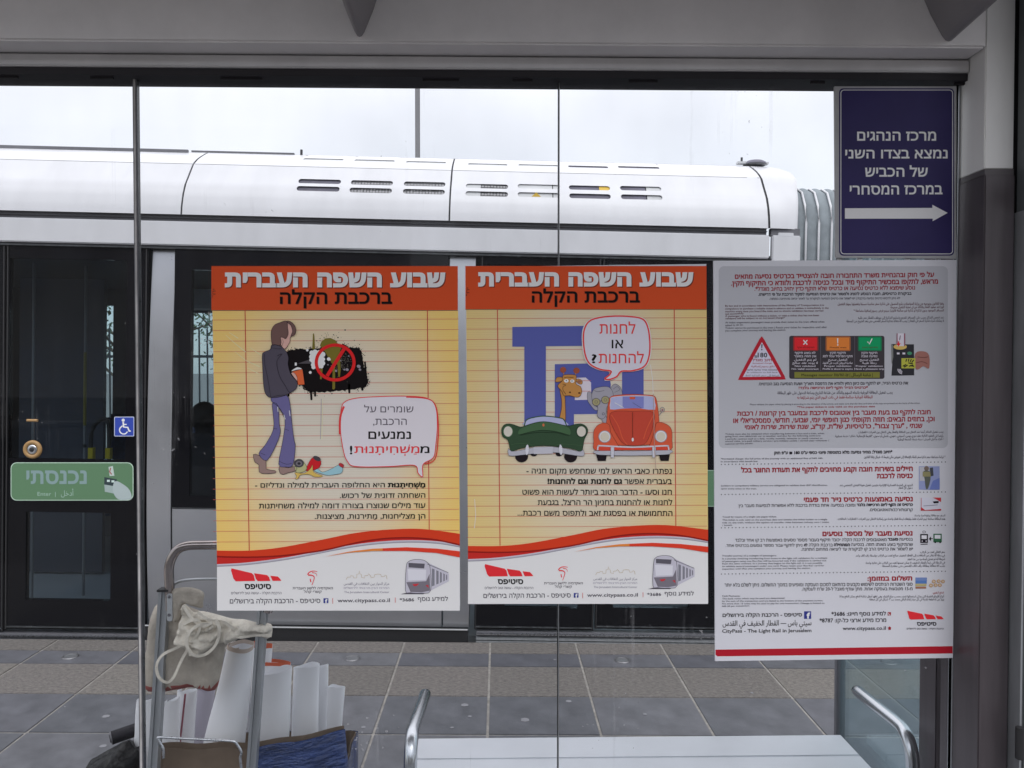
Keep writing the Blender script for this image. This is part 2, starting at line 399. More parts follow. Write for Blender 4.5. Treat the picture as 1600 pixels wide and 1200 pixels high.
# inside of the roof: dark backing, perforated equipment covers seen through the slots
def perf(name, bright, dark, scale):
    m = bpy.data.materials.new(name); m.use_nodes = True; nt = m.node_tree; bb = nt.nodes['Principled BSDF']; bb.inputs['Roughness'].default_value = .6
    t = nt.nodes.new('ShaderNodeTexCoord'); v = nt.nodes.new('ShaderNodeTexVoronoi'); v.inputs['Scale'].default_value = scale; v.inputs['Randomness'].default_value = .15
    r = nt.nodes.new('ShaderNodeValToRGB'); r.color_ramp.interpolation = 'CONSTANT'; r.color_ramp.elements[0].color = (*dark, 1); r.color_ramp.elements[1].position = .42; r.color_ramp.elements[1].color = (*bright, 1)
    nt.links.new(t.outputs['Object'], v.inputs['Vector']); nt.links.new(v.outputs['Distance'], r.inputs[0]); nt.links.new(r.outputs[0], bb.inputs['Base Color']); return m
M_perf = perf('perforated_cover', (.06, .06, .065), (.30, .30, .31), 55)
M_equip = mat('roof_equipment_dark', (.11, .105, .14), .6, vary=.3, vscale=6)
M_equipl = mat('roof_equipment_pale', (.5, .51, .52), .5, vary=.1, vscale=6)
def curved_plate(mb, x0, x1, z0, z1, off, m, k=6):
    vs = []
    for i in range(k + 1):
        z = z0 + (z1 - z0) * i / k; vs += [(x0, py_(z) + off, z), (x1, py_(z) + off, z)]
    mb.add(vs, [(2 * i, 2 * i + 1, 2 * i + 3, 2 * i + 2) for i in range(k)], m)
q = MB(); curved_plate(q, XJ[0], XJ[3], Z_g1, Z_roof + .03, .16, M_gap, 16); q.build('roof_equipment_case', tram)
for xj in XJ[1:]:
    q = MB(); curved_plate(q, xj - .012, xj + .016, Z_g1, Z_roof + (.03 if xj != XJ[3] else .0), .007, M_gap, 16); q.build('joint_seal', tram)
for i, c in enumerate(lc):
    q = MB(); z0, z1 = c[2][1][0] - .03, c[2][0][0] + .03; w = c[1] - c[0]
    if i in (1, 2): curved_plate(q, c[0] - .02, c[1] + .02, z0, z1, .0095, M_perf)
    elif i == 3:
        curved_plate(q, c[0] - .02, c[0] + w * .35, z0, z1, .010, M_equipl); curved_plate(q, c[0] + w * .35, c[1] + .02, z0, z1, .0095, M_perf)
    elif i == 4:
        curved_plate(q, c[0] - .02, c[0] + w * .83, z0, z1, .010, M_equipl); curved_plate(q, c[0] + w * .85, c[1] + .02, z0, z1, .0105, M_equipl)
    elif i == 5:
        curved_plate(q, c[0] - .02, c[1] + .02, z0, z1, .012, M_equip); curved_plate(q, c[0] + w * .74, c[1] + .02, (z0 + z1) / 2, z1, .009, mat('yellow_label', (.6, .40, .05), .5))
    elif i == 6:
        curved_plate(q, c[0] - .02, c[0] + w * .62, z0, z1, .012, M_equip); curved_plate(q, c[0] + w * .64, c[1] + .02, z0, z1, .0105, M_equipl)
    else: curved_plate(q, c[0] - .02, c[1] + .02, z0, z1, .012, M_equip)
    q.build('slot_backing', tram)
p = slot_z(838, 304); q = MB()
q.prism([(p.x - .028, p.z - .012), (p.x + .028, p.z - .012), (p.x, p.z + .014)], p.y + .004, p.y + .009, mat('yellow_label', (.6, .4, .05))); q.build('warning_triangle', tram)
# plates behind the upper slots, mostly pale: the sky-lit inside put into their colour
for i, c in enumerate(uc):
    q = MB(); z = c[2][0][0]; curved_plate(q, c[0] - .01, c[1] + .01, z - .02, z + .02, .0095, M_equipl if i < 5 else M_equip, 2); q.build('slot_backing', tram)

# gutter and white band under it
XL, XR = tx(-420, 400), tx(1250, 380)
q = MB(); q.box(XL, tx(1199, 350), TY + .012, TY + .05, Z_g0 - .004, Z_g1 + .004, M_gutter); q.box(XL, tx(1199, 350), TY - .004, TY + .012, (Z_g0 + Z_g1) / 2 - .003, (Z_g0 + Z_g1) / 2 + .001, M_gap)
q.build('gutter', tram)
q = MB(); q.box(tx(1206, 350), XR, TY + .006, TY + .05, Z_g0 - .004, Z_g1 + .004, M_gutter); q.box(tx(1216, 350), tx(1240, 350), TY - .008, TY + .006, Z_g0 - .01, Z_g0 + .012, M_white, bev=.003)
q.build('gutter', tram)
for x0, x1 in ((XL, tx(1203, 380) - .006), (tx(1206, 380), XR)):
    q = MB(); q.box(x0, x1, TY - .012, TY + .03, Z_top + (.004 if x0 < 0 else -.05), Z_g0 - .004, M_white, bev=.006); q.build('upper_band', tram)
q = MB(); q.box(XL, XR, TY + .002, TY + .02, Z_top - .006, Z_top + .004, M_gap)
q.box(XL, XR, TY - .004, TY + .02, Z_top - .014, Z_top - .007, M_edge); q.build('band_seal', tram)
# side structure behind everything that is not glass
def rect_frame(mb, x0, x1, z0, z1, ix0, ix1, iz0, iz1, ya, yb, m):
    mb.box(x0, ix0, ya, yb, z0, z1, m); mb.box(ix1, x1, ya, yb, z0, z1, m)
    mb.box(ix0, ix1, ya, yb, z0, iz0, m); mb.box(ix0, ix1, ya, yb, iz1, z1, m)
ZF = Z_skirt
# --- doors (left and right)
def door(px0, px1, pyr, win_up, win_low, sticker=None, mirror=False, glassname='window'):
    x0, x1 = tx(px0, pyr), tx(px1, pyr); z0, z1 = tz(985, (px0 + px1) / 2), Z_top - .016
    q = MB(); iu = (tx(win_up[0], 500), tx(win_up[1], 500), tz(win_up[3], win_up[0]), tz(win_up[2], win_up[0])); il = (tx(win_low[0], 870), tx(win_low[1], 870), tz(win_low[3], win_low[0]), tz(win_low[2], win_low[0]))
    ya, yb = TY + .012, TY + .05
    q.box(x0, iu[0], ya, yb, iu[2], z1, M_black); q.box(iu[1], x1, ya, yb, iu[2], z1, M_black); q.box(iu[0], iu[1], ya, yb, iu[3], z1, M_black)
    q.box(x0, x1, ya, yb, il[3], iu[2], M_black)
    q.box(x0, il[0], ya, yb, il[2], il[3], M_black); q.box(il[1], x1, ya, yb, il[2], il[3], M_black); q.box(x0, x1, ya, yb, z0, il[2], M_black)
    d = q.build('door', tram)
    for w in (iu, il):
        q = MB(); q.box(w[0], w[1], ya + .008, ya + .014, w[2], w[3], M_tglass); q.build('window', d)
    q = MB(); q.box(x1 - .010, x1 - .004, TY + .004, TY + .0115, z0, z1, M_dark); q.box(x0 + .004, x0 + .010, TY + .004, TY + .0115, z0, z1, M_dark); q.build('door_seal', d)
    q = MB(); q.box(x0 + .01, x1 - .01, TY + .002, TY + .0115, z0 + .012, z0 + .018, M_edge); q.build('kick_strip', d)
    return d
dl = door(8, 228, 600, (12, 196, 402, 716), (38, 171, 800, 938))
door(-215, 6, 600, (-200, -4, 402, 716), (-180, -36, 800, 938))
dr1 = door(748, 936, 600, (760, 925, 412, 730), (790, 905, 815, 950))
dr2 = door(938, 1160, 600, (950, 1100, 412, 716), (960, 1080, 815, 950))
# --- pillars and lower panels
def side_y(z):
    return TY - .004 + (.055 * ((z - 1.0) / 1.3) ** 2 if z > 1.0 else .05 * ((1.0 - z) / 1.0) ** 2)
def side_strip(name, x0, x1, z0, z1, parent=None):
    q = MB(); k = 24; vs = []
    for i in range(k + 1):
        z = z0 + (z1 - z0) * i / k; y = side_y(z)
        for x, dy in ((x0, .03), (x0, .004), (x0 + .003, 0), (x1 - .003, 0), (x1, .004), (x1, .03)): vs.append((x, y + dy, z))
    q.add(vs, [(i * 6 + j, i * 6 + j + 1, (i + 1) * 6 + j + 1, (i + 1) * 6 + j) for i in range(k) for j in (0, 1, 3, 4)], M_silver)
    q.add(vs, [(i * 6 + 2, i * 6 + 3, (i + 1) * 6 + 3, (i + 1) * 6 + 2) for i in range(k)], M_silver, True)
    q.add(vs[:6], [(5, 4, 3, 2, 1, 0)], M_silver); q.add(vs[-6:], [(0, 1, 2, 3, 4, 5)], M_silver)
    q.box(x0, x1, TY + .086, TY + .10, z0, z1, M_gap)
    return q.build(name, parent or tram)
def panel(name, px0, px1, py0, py1, m, off=0.0, ref=None, bev=.006):
    ref = ref or (py0 + py1) / 2
    q = MB(); q.box(tx(px0, ref), tx(px1, ref), TY + off, TY + .045, tz(py1, (px0 + px1) / 2), tz(py0, (px0 + px1) / 2), m, bev=bev); return q.build(name, tram)
xa = tx(230.5, 600); xb = tx(268.5, 600)
side_strip('pillar', xa, xb, Z_skirt, Z_top - .016)
xa = tx(698, 600); xb = tx(740, 600)
side_strip('pillar', xa, xb, Z_skirt, Z_top - .016)
x0p, x1p = tx(270.5, 600), tx(696, 600)
side_strip('lower_panel', x0p, x1p, Z_skirt, Z_win0 - .006)
side_strip('lower_panel', tx(1165, 700), tx(1250, 700), Z_skirt, Z_top - .056)
# thin bright trim along the panel foot and the dark skirt
q = MB(); q.box(tx(225, 985), tx(731, 985), TY - .008, TY + .002, Z_skirt - .004, Z_skirt + .001, M_equipl); q.build('trim_strip', tram)
q = MB(); q.box(tx(225, 985), tx(731, 985), TY + .004, TY + .05, Z_sill - .2, Z_skirt - .006, M_dark); q.build('skirt', tram)
q = MB(); q.box(tx(1165, 985), tx(1262, 985), TY + .004, TY + .05, Z_sill - .2, Z_skirt - .006, M_dark); q.build('skirt', tram)
# window between the pillars: black border, tinted glass
zi0, zi1 = tz(778, 480), tz(425, 480)
q = MB(); rect_frame(q, x0p, x1p, Z_win0, Z_top - .016, tx(297, 600), tx(676, 600), zi0, zi1, TY + .004, TY + .045, M_black)
wf = q.build('window_frame', tram)
q = MB(); q.box(tx(297, 600), tx(676, 600), TY + .010, TY + .016, zi0, zi1, M_tglass); q.build('pane', wf)
q = MB(); q.box(x0p, x1p, TY - .001, TY + .0035, Z_win0 - .003, Z_win0 + .002, M_edge); q.build('rubber_seal', wf)
# door sills with ribbed metal steps
for a, c in ((-215, 226), (744, 1162)):
    q = MB(); x0, x1 = tx(a, 995), tx(c, 995); z = tz(996, (a + c) / 2)
    q.box(x0, x1, TY - .035, TY + .10, z - .012, z - .004, M_alu); q.box(x0, x1, TY - .05, TY - .03, z - .03, z - .018, M_alu)
    q.box(x0, x1, TY - .02, TY + .05, z + .012, z + .017, M_steel); q.box(x0, x1, TY - .01, TY + .06, z - .2, z - .012, M_gutter)
    q.box(x0, x1, TY + .001, TY + .06, z - .004, z + .024, M_gutter)
    q.build('door_sill', tram)
# stickers, push button, grab mark
def rrect(x0, x1, z0, z1, r, n=5):
    pts = []
    for cx, cz, a in ((x1 - r, z1 - r, 0), (x0 + r, z1 - r, 90), (x0 + r, z0 + r, 180), (x1 - r, z0 + r, 270)):
        for k in range(n + 1): t = R(a + 90 * k / n); pts.append((cx + r * math.cos(t), cz + r * math.sin(t)))
    return pts

# ---------------- flat print: coloured shapes and lettering laid on a sheet
def cdt_fill(loops):
    vs, es = [], []
    for lp in loops:
        b0 = len(vs); n = len(lp); vs += [Vector(p) for p in lp]; es += [(b0 + i, b0 + (i + 1) % n) for i in range(n)]
    r = geometry.delaunay_2d_cdt(vs, es, [], 0, 1e-6)
    V, F = r[0], r[2]; out = []
    for f in F:
        c = sum((V[i] for i in f), Vector((0, 0))) / len(f); w = 0
        for lp in loops:
            n = len(lp)
            for i in range(n):
                ax, ay = lp[i][0], lp[i][1]; bx, by = lp[(i + 1) % n][0], lp[(i + 1) % n][1]
                if (ay <= c.y) != (by <= c.y):
                    t = (c.y - ay) / (by - ay)
                    if ax + t * (bx - ax) > c.x: w += 1 if by > ay else -1
        if w != 0: out.append(tuple(f))
    return [(v.x, v.y) for v in V], out
GL = {}
def fatten(loops, off):
    if not off: return loops
    area = sum(sum(l[i - 1][0] * l[i][1] - l[i][0] * l[i - 1][1] for i in range(len(l))) for l in loops)
    sg_ = 1 if area > 0 else -1; out = []
    for l in loops:
        l = [p for i, p in enumerate(l) if math.hypot(p[0] - l[i - 1][0], p[1] - l[i - 1][1]) > 1e-5]
        n = len(l); q = []
        if n < 3: continue
        for i in range(n):
            a, b_, c = Vector(l[i - 1]), Vector(l[i]), Vector(l[(i + 1) % n])
            d1, d2 = (b_ - a).normalized(), (c - b_).normalized()
            n1, n2 = Vector((d1.y, -d1.x)) * sg_, Vector((d2.y, -d2.x)) * sg_
            m = n1 + n2; k = m.length
            if k < .2: m = n1
            else: m = m / k * min(1.6, 2 / k)
            q.append((b_.x + m.x * off, b_.y + m.y * off))
        out.append(q)
    return out
def raw_outline(s, off):
    c = bpy.data.curves.new('glyph', 'FONT'); c.body = s; c.resolution_u = 2; c.fill_mode = 'NONE'
    o = bpy.data.objects.new('glyph', c); COL.objects.link(o); bpy.context.view_layer.update()
    m = bpy.data.meshes.new_from_object(o.evaluated_get(bpy.context.evaluated_depsgraph_get()))
    V = [(v.co.x, v.co.y) for v in m.vertices]; loops = []; cur = []
    for e in m.edges:
        a, b2 = e.vertices
        cur.append(a)
        if b2 < a: loops.append([V[i] for i in cur]); cur = []
        elif b2 != a + 1: loops.append([V[i] for i in sorted(set(cur + [b2]))]); cur = []
    bpy.data.objects.remove(o); bpy.data.curves.remove(c); bpy.data.meshes.remove(m)
    return V, [l for l in loops if len(l) > 2]
def glyph(ch, off):
    k = (ch, off)
    if k not in GL:
        V, loops = raw_outline(ch, off) if ch != ' ' else ([], [])
        Va, _ = raw_outline(ch + 'l', 0); adv = max(v[0] for v in Va) - .154
        GL[k] = (*cdt_fill(fatten(loops, off)), adv) if loops else ([], [], adv if ch != ' ' else .28)
    return GL[k]
AR = {}
for cp in range(0xFE70, 0xFEFD):
    d = unicodedata.decomposition(chr(cp)).split()
    if len(d) >= 2 and d[0][0] == '<': AR[(d[0][1:-1], ''.join(chr(int(x, 16)) for x in d[1:]))] = chr(cp)
def shape_ar(s):
    s2 = []; i = 0
    while i < len(s):
        if s[i] == '\u0644' and i + 1 < len(s) and ('isolated', s[i:i + 2]) in AR: s2.append(s[i:i + 2]); i += 2
        else: s2.append(s[i]); i += 1
    out = []
    for i, c in enumerate(s2):
        isa = ('isolated', c) in AR
        if not isa: out.append(c); continue
        pv = i > 0 and ('initial', s2[i - 1]) in AR
        nx = i + 1 < len(s2) and ('isolated', s2[i + 1]) in AR and ('final', s2[i + 1]) in AR
        dual = ('initial', c) in AR
        f = 'medial' if pv and nx and dual else 'final' if pv and ('final', c) in AR else 'initial' if nx and dual else 'isolated'
        out.append(AR.get((f, c), AR[('isolated', c)]))
    return ''.join(out)
def isrtl(c): return '\u0590' <= c <= '\u06ff' or '\ufe70' <= c <= '\ufefc'
def visual(s):
    """logical text to left-to-right drawing order: clusters (letter + its points)"""
    if any('\u0600' <= c <= '\u06ff' for c in s): s = shape_ar(s)
    cl = []
    for c in s:
        if unicodedata.combining(c) and cl: cl[-1] += c
        else: cl.append(c)
    if not any(isrtl(c[0]) for c in cl): return cl
    cl = cl[::-1]; out = []; i = 0
    strong = lambda c: c[0].isascii() and c[0].isalnum()
    while i < len(cl):
        if strong(cl[i]):
            j = i
            while j < len(cl) and (strong(cl[j]) or (cl[j] in '.,%:/-' and j + 1 < len(cl) and strong(cl[j + 1]))): j += 1
            out += cl[i:j][::-1]; i = j
        else:
            out.append({'(': ')', ')': '('}.get(cl[i], cl[i])); i += 1
    return out

class Print:
    def __init__(s, root, plane, zoom=(0, 0, 1)):
        s.root, s.plane, s.zoom = root, plane, zoom; s.mb = MB(); s.cnt = 0
    def nx(s, layer):
        s.cnt += 1; return layer + (s.cnt % 12) * .07
    def w(s, p, layer):
        ox, oy, sc = s.zoom
        return s.plane(ox + p[0] / sc, oy + p[1] / sc, layer)
    def poly(s, pts, m, layer, smooth=0):
        if smooth: pts = [(p.x, p.y) for p in catmull([(p[0], p[1], 0) for p in pts], True, smooth)]
        V, F = cdt_fill([pts]); layer = s.nx(layer)
        s.mb.add([s.w(v, layer) for v in V], F, m)
    def stroke(s, pts, wd, m, layer, smooth=0, closed=False, taper=None):
        if smooth: pts = [(p.x, p.y) for p in catmull([(p[0], p[1], 0) for p in pts], closed, smooth)]
        P = [Vector((p[0], p[1])) for p in pts]; n = len(P); vs = []; layer = s.nx(layer)
        for i, p in enumerate(P):
            a = P[i - 1] if (i or closed) else P[0]; c = P[(i + 1) % n] if (i < n - 1 or closed) else P[-1]
            d = (c - a); d = d.normalized() if d.length > 1e-9 else Vector((1, 0)); nn = Vector((-d.y, d.x)) * wd / 2
            if taper: nn *= taper[0] + (taper[1] - taper[0]) * i / max(1, n - 1)
            vs += [s.w(p + nn, layer), s.w(p - nn, layer)]
        k = n if closed else n - 1
        s.mb.add(vs, [(2 * i, 2 * i + 1, (2 * i + 3) % (2 * n), (2 * i + 2) % (2 * n)) for i in range(k)], m)
    def disc(s, cx, cy, rx, ry, m, layer, n=20, rot=0):
        pts = []; layer = s.nx(layer)
        for k in range(n):
            t = 2 * math.pi * k / n; x, y = rx * math.cos(t), ry * math.sin(t)
            pts.append((cx + x * math.cos(rot) - y * math.sin(rot), cy + x * math.sin(rot) + y * math.cos(rot)))
        s.mb.add([s.w(p, layer) for p in pts], [list(range(n))], m)
    def ring(s, cx, cy, rx, ry, wd, m, layer, n=32):
        s.stroke([(cx + rx * math.cos(2 * math.pi * k / n), cy + ry * math.sin(2 * math.pi * k / n)) for k in range(n)], wd, m, layer, closed=True)
    def rect(s, x0, y0, x1, y1, m, layer): s.mb.add([s.w(p, layer) for p in ((x0, y0), (x1, y0), (x1, y1), (x0, y1))], [(0, 1, 2, 3)], m)
    def text(s, t, x0, x1, y0, y1, m, layer, bold=0, dy=0, ref=None, vert=False):
        """draws t so that it spans x0..x1 and its letters reach from y0 (top) to y1 (baseline)"""
        cl = visual(t); x = 0; V, F = [], []
        for c in cl:
            gv, gf, adv = glyph(c[0], bold)
            b0 = len(V); V += [(vx + x, vy) for vx, vy in gv]; F += [tuple(b0 + i for i in f) for f in gf]
            for mk in c[1:]:
                mv, mf, _ = glyph(mk, bold)
                if not mv or not gv: continue
                mx0, mx1 = min(v[0] for v in mv), max(v[0] for v in mv); my0, my1 = min(v[1] for v in mv), max(v[1] for v in mv)
                gx0, gx1 = min(v[0] for v in gv), max(v[0] for v in gv)
                cx = (gx0 + gx1) / 2; ty = None
                if mk == '\u05c1': cx = gx1 - .04; ty = .66
                if mk == '\u05bc': cx = gx0 - .06; ty = .30
                ox = x + cx - (mx0 + mx1) / 2; oy = 0 if ty is None else ty - my0
                if ty is None: oy = -.07 - my1
                b0 = len(V); V += [(vx + ox, vy + oy) for vx, vy in mv]; F += [tuple(b0 + i for i in f) for f in mf]
            x += adv + bold * .6
        if not V: return
        a, c = min(v[0] for v in V), max(v[0] for v in V)
        H = ref or (.592 if any('\u0590' <= ch <= '\u05ff' for ch in t) else .60 if any('\u0600' <= ch <= '\u06ff' for ch in t) else .69)
        bo = bold
        sx, sy = (x1 - x0) / (c - a), (y1 - y0) / (H + 2 * bo)
        pts = [(x0 + (vx - a) * sx, y1 - (vy + bo) * sy + dy * (vx - a) / (c - a)) for vx, vy in V]
        if vert: pts = [(x0 + (p[1] - y1), y1 - (p[0] - x0)) for p in pts]
        s.mb.add([s.w(p, layer) for p in pts], F, m)
    def build(s, name):
        o = s.mb.build(name, s.root); s.mb = MB(); return o

PF = .525
def ink(r, g_, b_, k=PF, rough=.5):
    nm = 'ink_%d_%d_%d_%d' % (r, g_, b_, int(k * 100))
    c = tuple(min(.9, max(.006, x / k)) for x in lin((r, g_, b_)))
    return mat(nm, c, rough, spec=.12, bump=.35, bscale=7)

def tram_plane(Yoff):
    def f(px, py, layer):
        p = tl(px, py, TY); return Vector((p.x, TY + Yoff - layer * .0004, p.z))
    return f
P = Print(tram, tram_plane(.0105))
K = .45
green = ink(70, 96, 72, K); pale = ink(150, 165, 160, K)
P.zoom = (0, 350, 2.4)
def sticker_bg(x0, y0, x1, y1, r, m, layer): P.poly([(p[0], p[1]) for p in rrect(x0, x1, y0, y1, r)], m, layer)
sticker_bg(36, 895, 497, 1038, 22, ink(150, 168, 155, K), 0); sticker_bg(38.5, 897.5, 494.5, 1035.5, 20, green, 1)
P.text('נכנסתי', 95, 322, 925, 976, ink(98, 116, 116, K), 2, .03)
P.text('Enter  |', 137, 205, 1006, 1020, ink(120, 140, 130, K), 2); P.text('أدخل', 225, 272, 1003, 1020, ink(120, 140, 130, K), 2)
P.poly([(388, 950), (435, 958), (432, 985), (388, 978)], ink(40, 50, 52, K), 2); P.rect(398, 960, 409, 968, pale, 3); P.rect(415, 962, 426, 970, pale, 3)
P.poly([(388, 978), (432, 985), (425, 1012), (390, 1005)], ink(118, 130, 128, K), 2)
P.poly([(430, 965), (470, 985), (488, 1010), (486, 1033), (440, 1033), (420, 1000)], ink(128, 138, 138, K), 2, 4)
P.poly([(404, 912), (420, 908), (426, 945), (408, 946)], ink(140, 150, 145, K), 2); P.stroke([(412, 915), (408, 930), (416, 940)], 4, ink(120, 60, 60, K), 3)
P.build('validation_sticker')
sticker_bg(425, 723, 500, 797, 4, ink(150, 155, 185, K), 0); sticker_bg(427.5, 725.5, 497.5, 794.5, 3, ink(40, 55, 125, K), 1)
wc = ink(190, 195, 215, K)
P.disc(459, 736, 6, 6, wc, 2); P.stroke([(459, 743), (461, 762), (476, 763), (482, 778), (487, 776)], 6, wc, 2)
P.stroke([(457, 757), (447, 766), (446, 778), (455, 787), (467, 787), (475, 779)], 4.5, wc, 2, 4); P.stroke([(460, 752), (472, 752)], 4, wc, 2)
P.build('wheelchair_sticker')
P.zoom = (0, 0, 1)
P.poly(rrect(965, 1150, 735, 792, 9), ink(110, 128, 115, K), 0); P.poly(rrect(966, 1149, 736, 791, 8), ink(62, 86, 66, K), 1)
P.text('נכנסתי', 990, 1085, 748, 768, ink(135, 150, 150, K), 2, .03); P.build('validation_sticker')
# push button with yellow ring
c = tl(49.5, 702.5); n = 28
def lathe_y(mb, cx, cz, prof, m, n=28):
    vs = [(cx + r * math.cos(2 * math.pi * k / n), y, cz + r * math.sin(2 * math.pi * k / n)) for r, y in prof for k in range(n)]
    L_ = len(prof); mb.add(vs, [(a * n + k, a * n + (k + 1) % n, (a + 1) * n + (k + 1) % n, (a + 1) * n + k) for a in range(L_ - 1) for k in range(n)] + [list(range((L_ - 1) * n, L_ * n))], m, True)
q = MB(); lathe_y(q, c.x, c.z, [(.054, TY + .0115), (.052, TY + .002), (.046, TY - .002), (.034, TY - .001), (.030, TY + .006)], mat('button_ring', (.42, .25, .10), .4)); bt = q.build('push_button', tram)
q = MB(); lathe_y(q, c.x, c.z, [(.029, TY + .006), (.028, TY + .001), (.020, TY - .001)], M_steel); lathe_y(q, c.x, c.z, [(.014, TY - .0012), (.013, TY - .003)], M_dark); q.build('button_face', bt)
q = MB(); c2 = tl(50, 657); q.tube([(c2.x - .03, TY + .004, c2.z), (c2.x + .03, TY + .004, c2.z)], .008, mat('button_ring', (.4, .25, .1))); q.build('door_handle', tram)
# roof bits
q = MB(); c3 = slot_z(1172, 251); n = 20
vs = [(c3.x + .075 * rr * math.cos(2 * math.pi * k / n), TY + .45 + .075 * rr * math.sin(2 * math.pi * k / n), PROF[-1][0] - .012 + .03 * math.sqrt(max(0, 1 - rr * rr))) for rr in (1, .9, .7, .4, .05) for k in range(n)]
q.add(vs, [(a * n + k, a * n + (k + 1) % n, (a + 1) * n + (k + 1) % n, (a + 1) * n + k) for a in range(4) for k in range(n)], M_equip, True)
q.box(c3.x - .12, c3.x + .08, TY + .42, TY + .46, PROF[-1][0] - .012, PROF[-1][0] + .001, M_equipl); q.tube([(c3.x - .09, TY + .44, PROF[-1][0]), (c3.x - .09, TY + .44, PROF[-1][0] + .03)], .007, M_gap)
q.build('roof_antenna', tram)
q = MB(); c4 = tl(471, 237, TY + .4); q.tube([(c4.x, TY + .4, c4.z - .06), (c4.x, TY + .4, c4.z + .012)], .008, M_gap); q.build('roof_pin', tram)
a4, b4 = tl(300, 236, TY + .4), tl(460, 239, TY + .4)
q = MB(); q.box(a4.x, b4.x, TY + .39, TY + .41, a4.z - .06, a4.z + .002, M_gutter); q.box(tx(-420, 230), a4.x - .01, TY + .36, TY + .375, tl(0, 226, TY + .37).z - .05, tl(0, 226, TY + .37).z - .004, M_gutter); q.build('roof_rail', tram)
q = MB(); q.box(XL, XJ[3], TY + .45, 7.0, PROF[-1][0] - .05, PROF[-1][0] - .02, M_white); q.build('roof_panel', tram)
# articulation bellows
bx = tx(1247, 330); dxb = .078
bp = [(z, y) for z, y in [(-.25, TY + .05), (.6, TY + .05), (1.6, TY + .05), (2.3, TY + .05), (Z_g1 + .05, TY + .05), (Z_g1 + .16, TY + .075), (Z_g1 + .25, TY + .13), (Z_g1 + .29, TY + .21), (Z_g1 + .29, TY + .9)]]
for i in range(9):
    q = MB(); xx = bx + .006 + i * dxb; vs = []; K9 = 7
    for z, y in bp:
        for k in range(K9 + 1):
            t = k / K9; bulge = .012 * math.sin(math.pi * t); up = 1 if z > Z_g1 + .2 else 0
            vs.append((xx + dxb * t, y - (bulge if not up else bulge * .3) + .05, z + bulge * up))
    q.add(vs, [(a * (K9 + 1) + k, a * (K9 + 1) + k + 1, (a + 1) * (K9 + 1) + k + 1, (a + 1) * (K9 + 1) + k) for a in range(len(bp) - 1) for k in range(K9)], M_bellow, True)
    f = q.build('bellows_fold', tram)
    q = MB(); q.tube([(xx, y + .035, z + .004) for z, y in bp], .0065, M_white, n=8); q.build('piping', f)
# the next car, seen only past the sign
q = MB(); XN = bx + 9 * dxb + .02; q.box(XN, XN + 3, TY, 7.0, -.1, Z_g1, M_silver, bev=.02); fairing_sheet(q, XN, XN + 3, Z_g1, PROF[-1][0], [], M_white); q.build('second_car_body', tram)
# interior
q = MB(); q.box(XL, XR, TY + .11, 7.1, -.06, -.02, mat('cabin_lino', (.34, .37, .40), .6)); q.build('cabin_floor', tram)
q = MB(); q.box(XL, XR, TY + .08, 7.1, 2.24, 2.30, M_intd); q.build('cabin_ceiling', tram)
q = MB(); q.box(XR - .04, XR, TY + .06, 7.1, -.02, 2.24, M_intd); q.build('end_wall', tram); q = MB(); q.box(XL, XL + .04, TY + .06, 7.1, -.02, 2.24, M_intd); q.build('end_wall', tram)
FY = 7.1
wx = [(tx(140, 600, FY), tx(176, 600, FY), .60, 2.10), (tx(290, 600, FY), tx(640, 600, FY), .80, 2.05), (tx(900, 600, FY), tx(1085, 600, FY), .8, 2.05)]
q = MB(); x = XL
for (a, c, z0, z1) in wx:
    q.box(x, a, FY, FY + .05, -.1, Z_top, M_int); q.box(a, c, FY, FY + .05, -.1, z0, M_int); q.box(a, c, FY, FY + .05, z1, Z_top, M_int); x = c
q.box(x, XR, FY, FY + .05, -.1, Z_top, M_int); fw = q.build('far_wall', tram)
for (a, c, z0, z1) in wx:
    q = MB(); q.box(a, c, FY + .02, FY + .026, z0, z1, M_fglass); q.build('pane', fw)
q = MB(); q.box(XL, XR, FY, FY + .05, Z_top, Z_roof - .06, M_white); q.build('far_roof_side', tram)
q = MB(); q.box(wx[1][0], wx[1][1], FY - .30, FY - .01, 2.07, 2.235, M_pale, bev=.01); q.box(wx[1][0], wx[1][1], FY - .34, FY - .30, 2.09, 2.235, M_pale); q.build('light_cover', tram)
q = MB(); q.box(tx(30, 600, 5.8), tx(162, 600, 5.8), 5.8, 5.84, 0, 2.2, mat('partition_blue', (.035, .045, .07), .5)); q.build('partition', tram)
def seatobj(px, Y, zt=1.15):
    x = tx(px, 740, Y); q = MB(); q.box(x - .22, x + .22, Y - .05, Y + .03, .45, zt, M_seat, bev=.03); q.box(x - .22, x + .22, Y - .48, Y - .05, .38, .47, M_seat, bev=.03)
    s_ = q.build('passenger_seat', tram); q = MB(); q.tube([(x, Y - .25, 0), (x, Y - .25, .38)], .03, M_dark); q.build('leg', s_); return s_
for px, Y in ((322, 5.75), (440, 5.75), (560, 5.75), (210, 6.5), (300, 6.7), (420, 6.7)): seatobj(px, Y)
for px, Y in ((133, 5.3), (52, 5.2), (1062, 5.6)):
    x = tx(px, 600, Y); q = MB(); q.tube([(x, Y, -.02), (x, Y, 2.24)], .009, mat('pole_satin', (.20, .21, .22), .5))
    if px != 52: q.tube([(x, Y, 1.15), (x, Y, 1.65)], .0105, mat('pole_yellow', (.20, .17, .03), .5))
    q.tube([(x, Y, 1.0), (x, Y, 1.02)], .014, M_dark); q.build('grab_pole', tram)
q = MB(); c5 = tl(155, 690, 5.0)
q.tube(catmull([(c5.x - .05, 5.0, c5.z - .25), (c5.x - .05, 5.0, c5.z + .05), (c5.x + .01, 5.0, c5.z + .14), (c5.x + .06, 5.0, c5.z + .10), (c5.x + .06, 5.0, c5.z - .25)]), .013, M_dark)
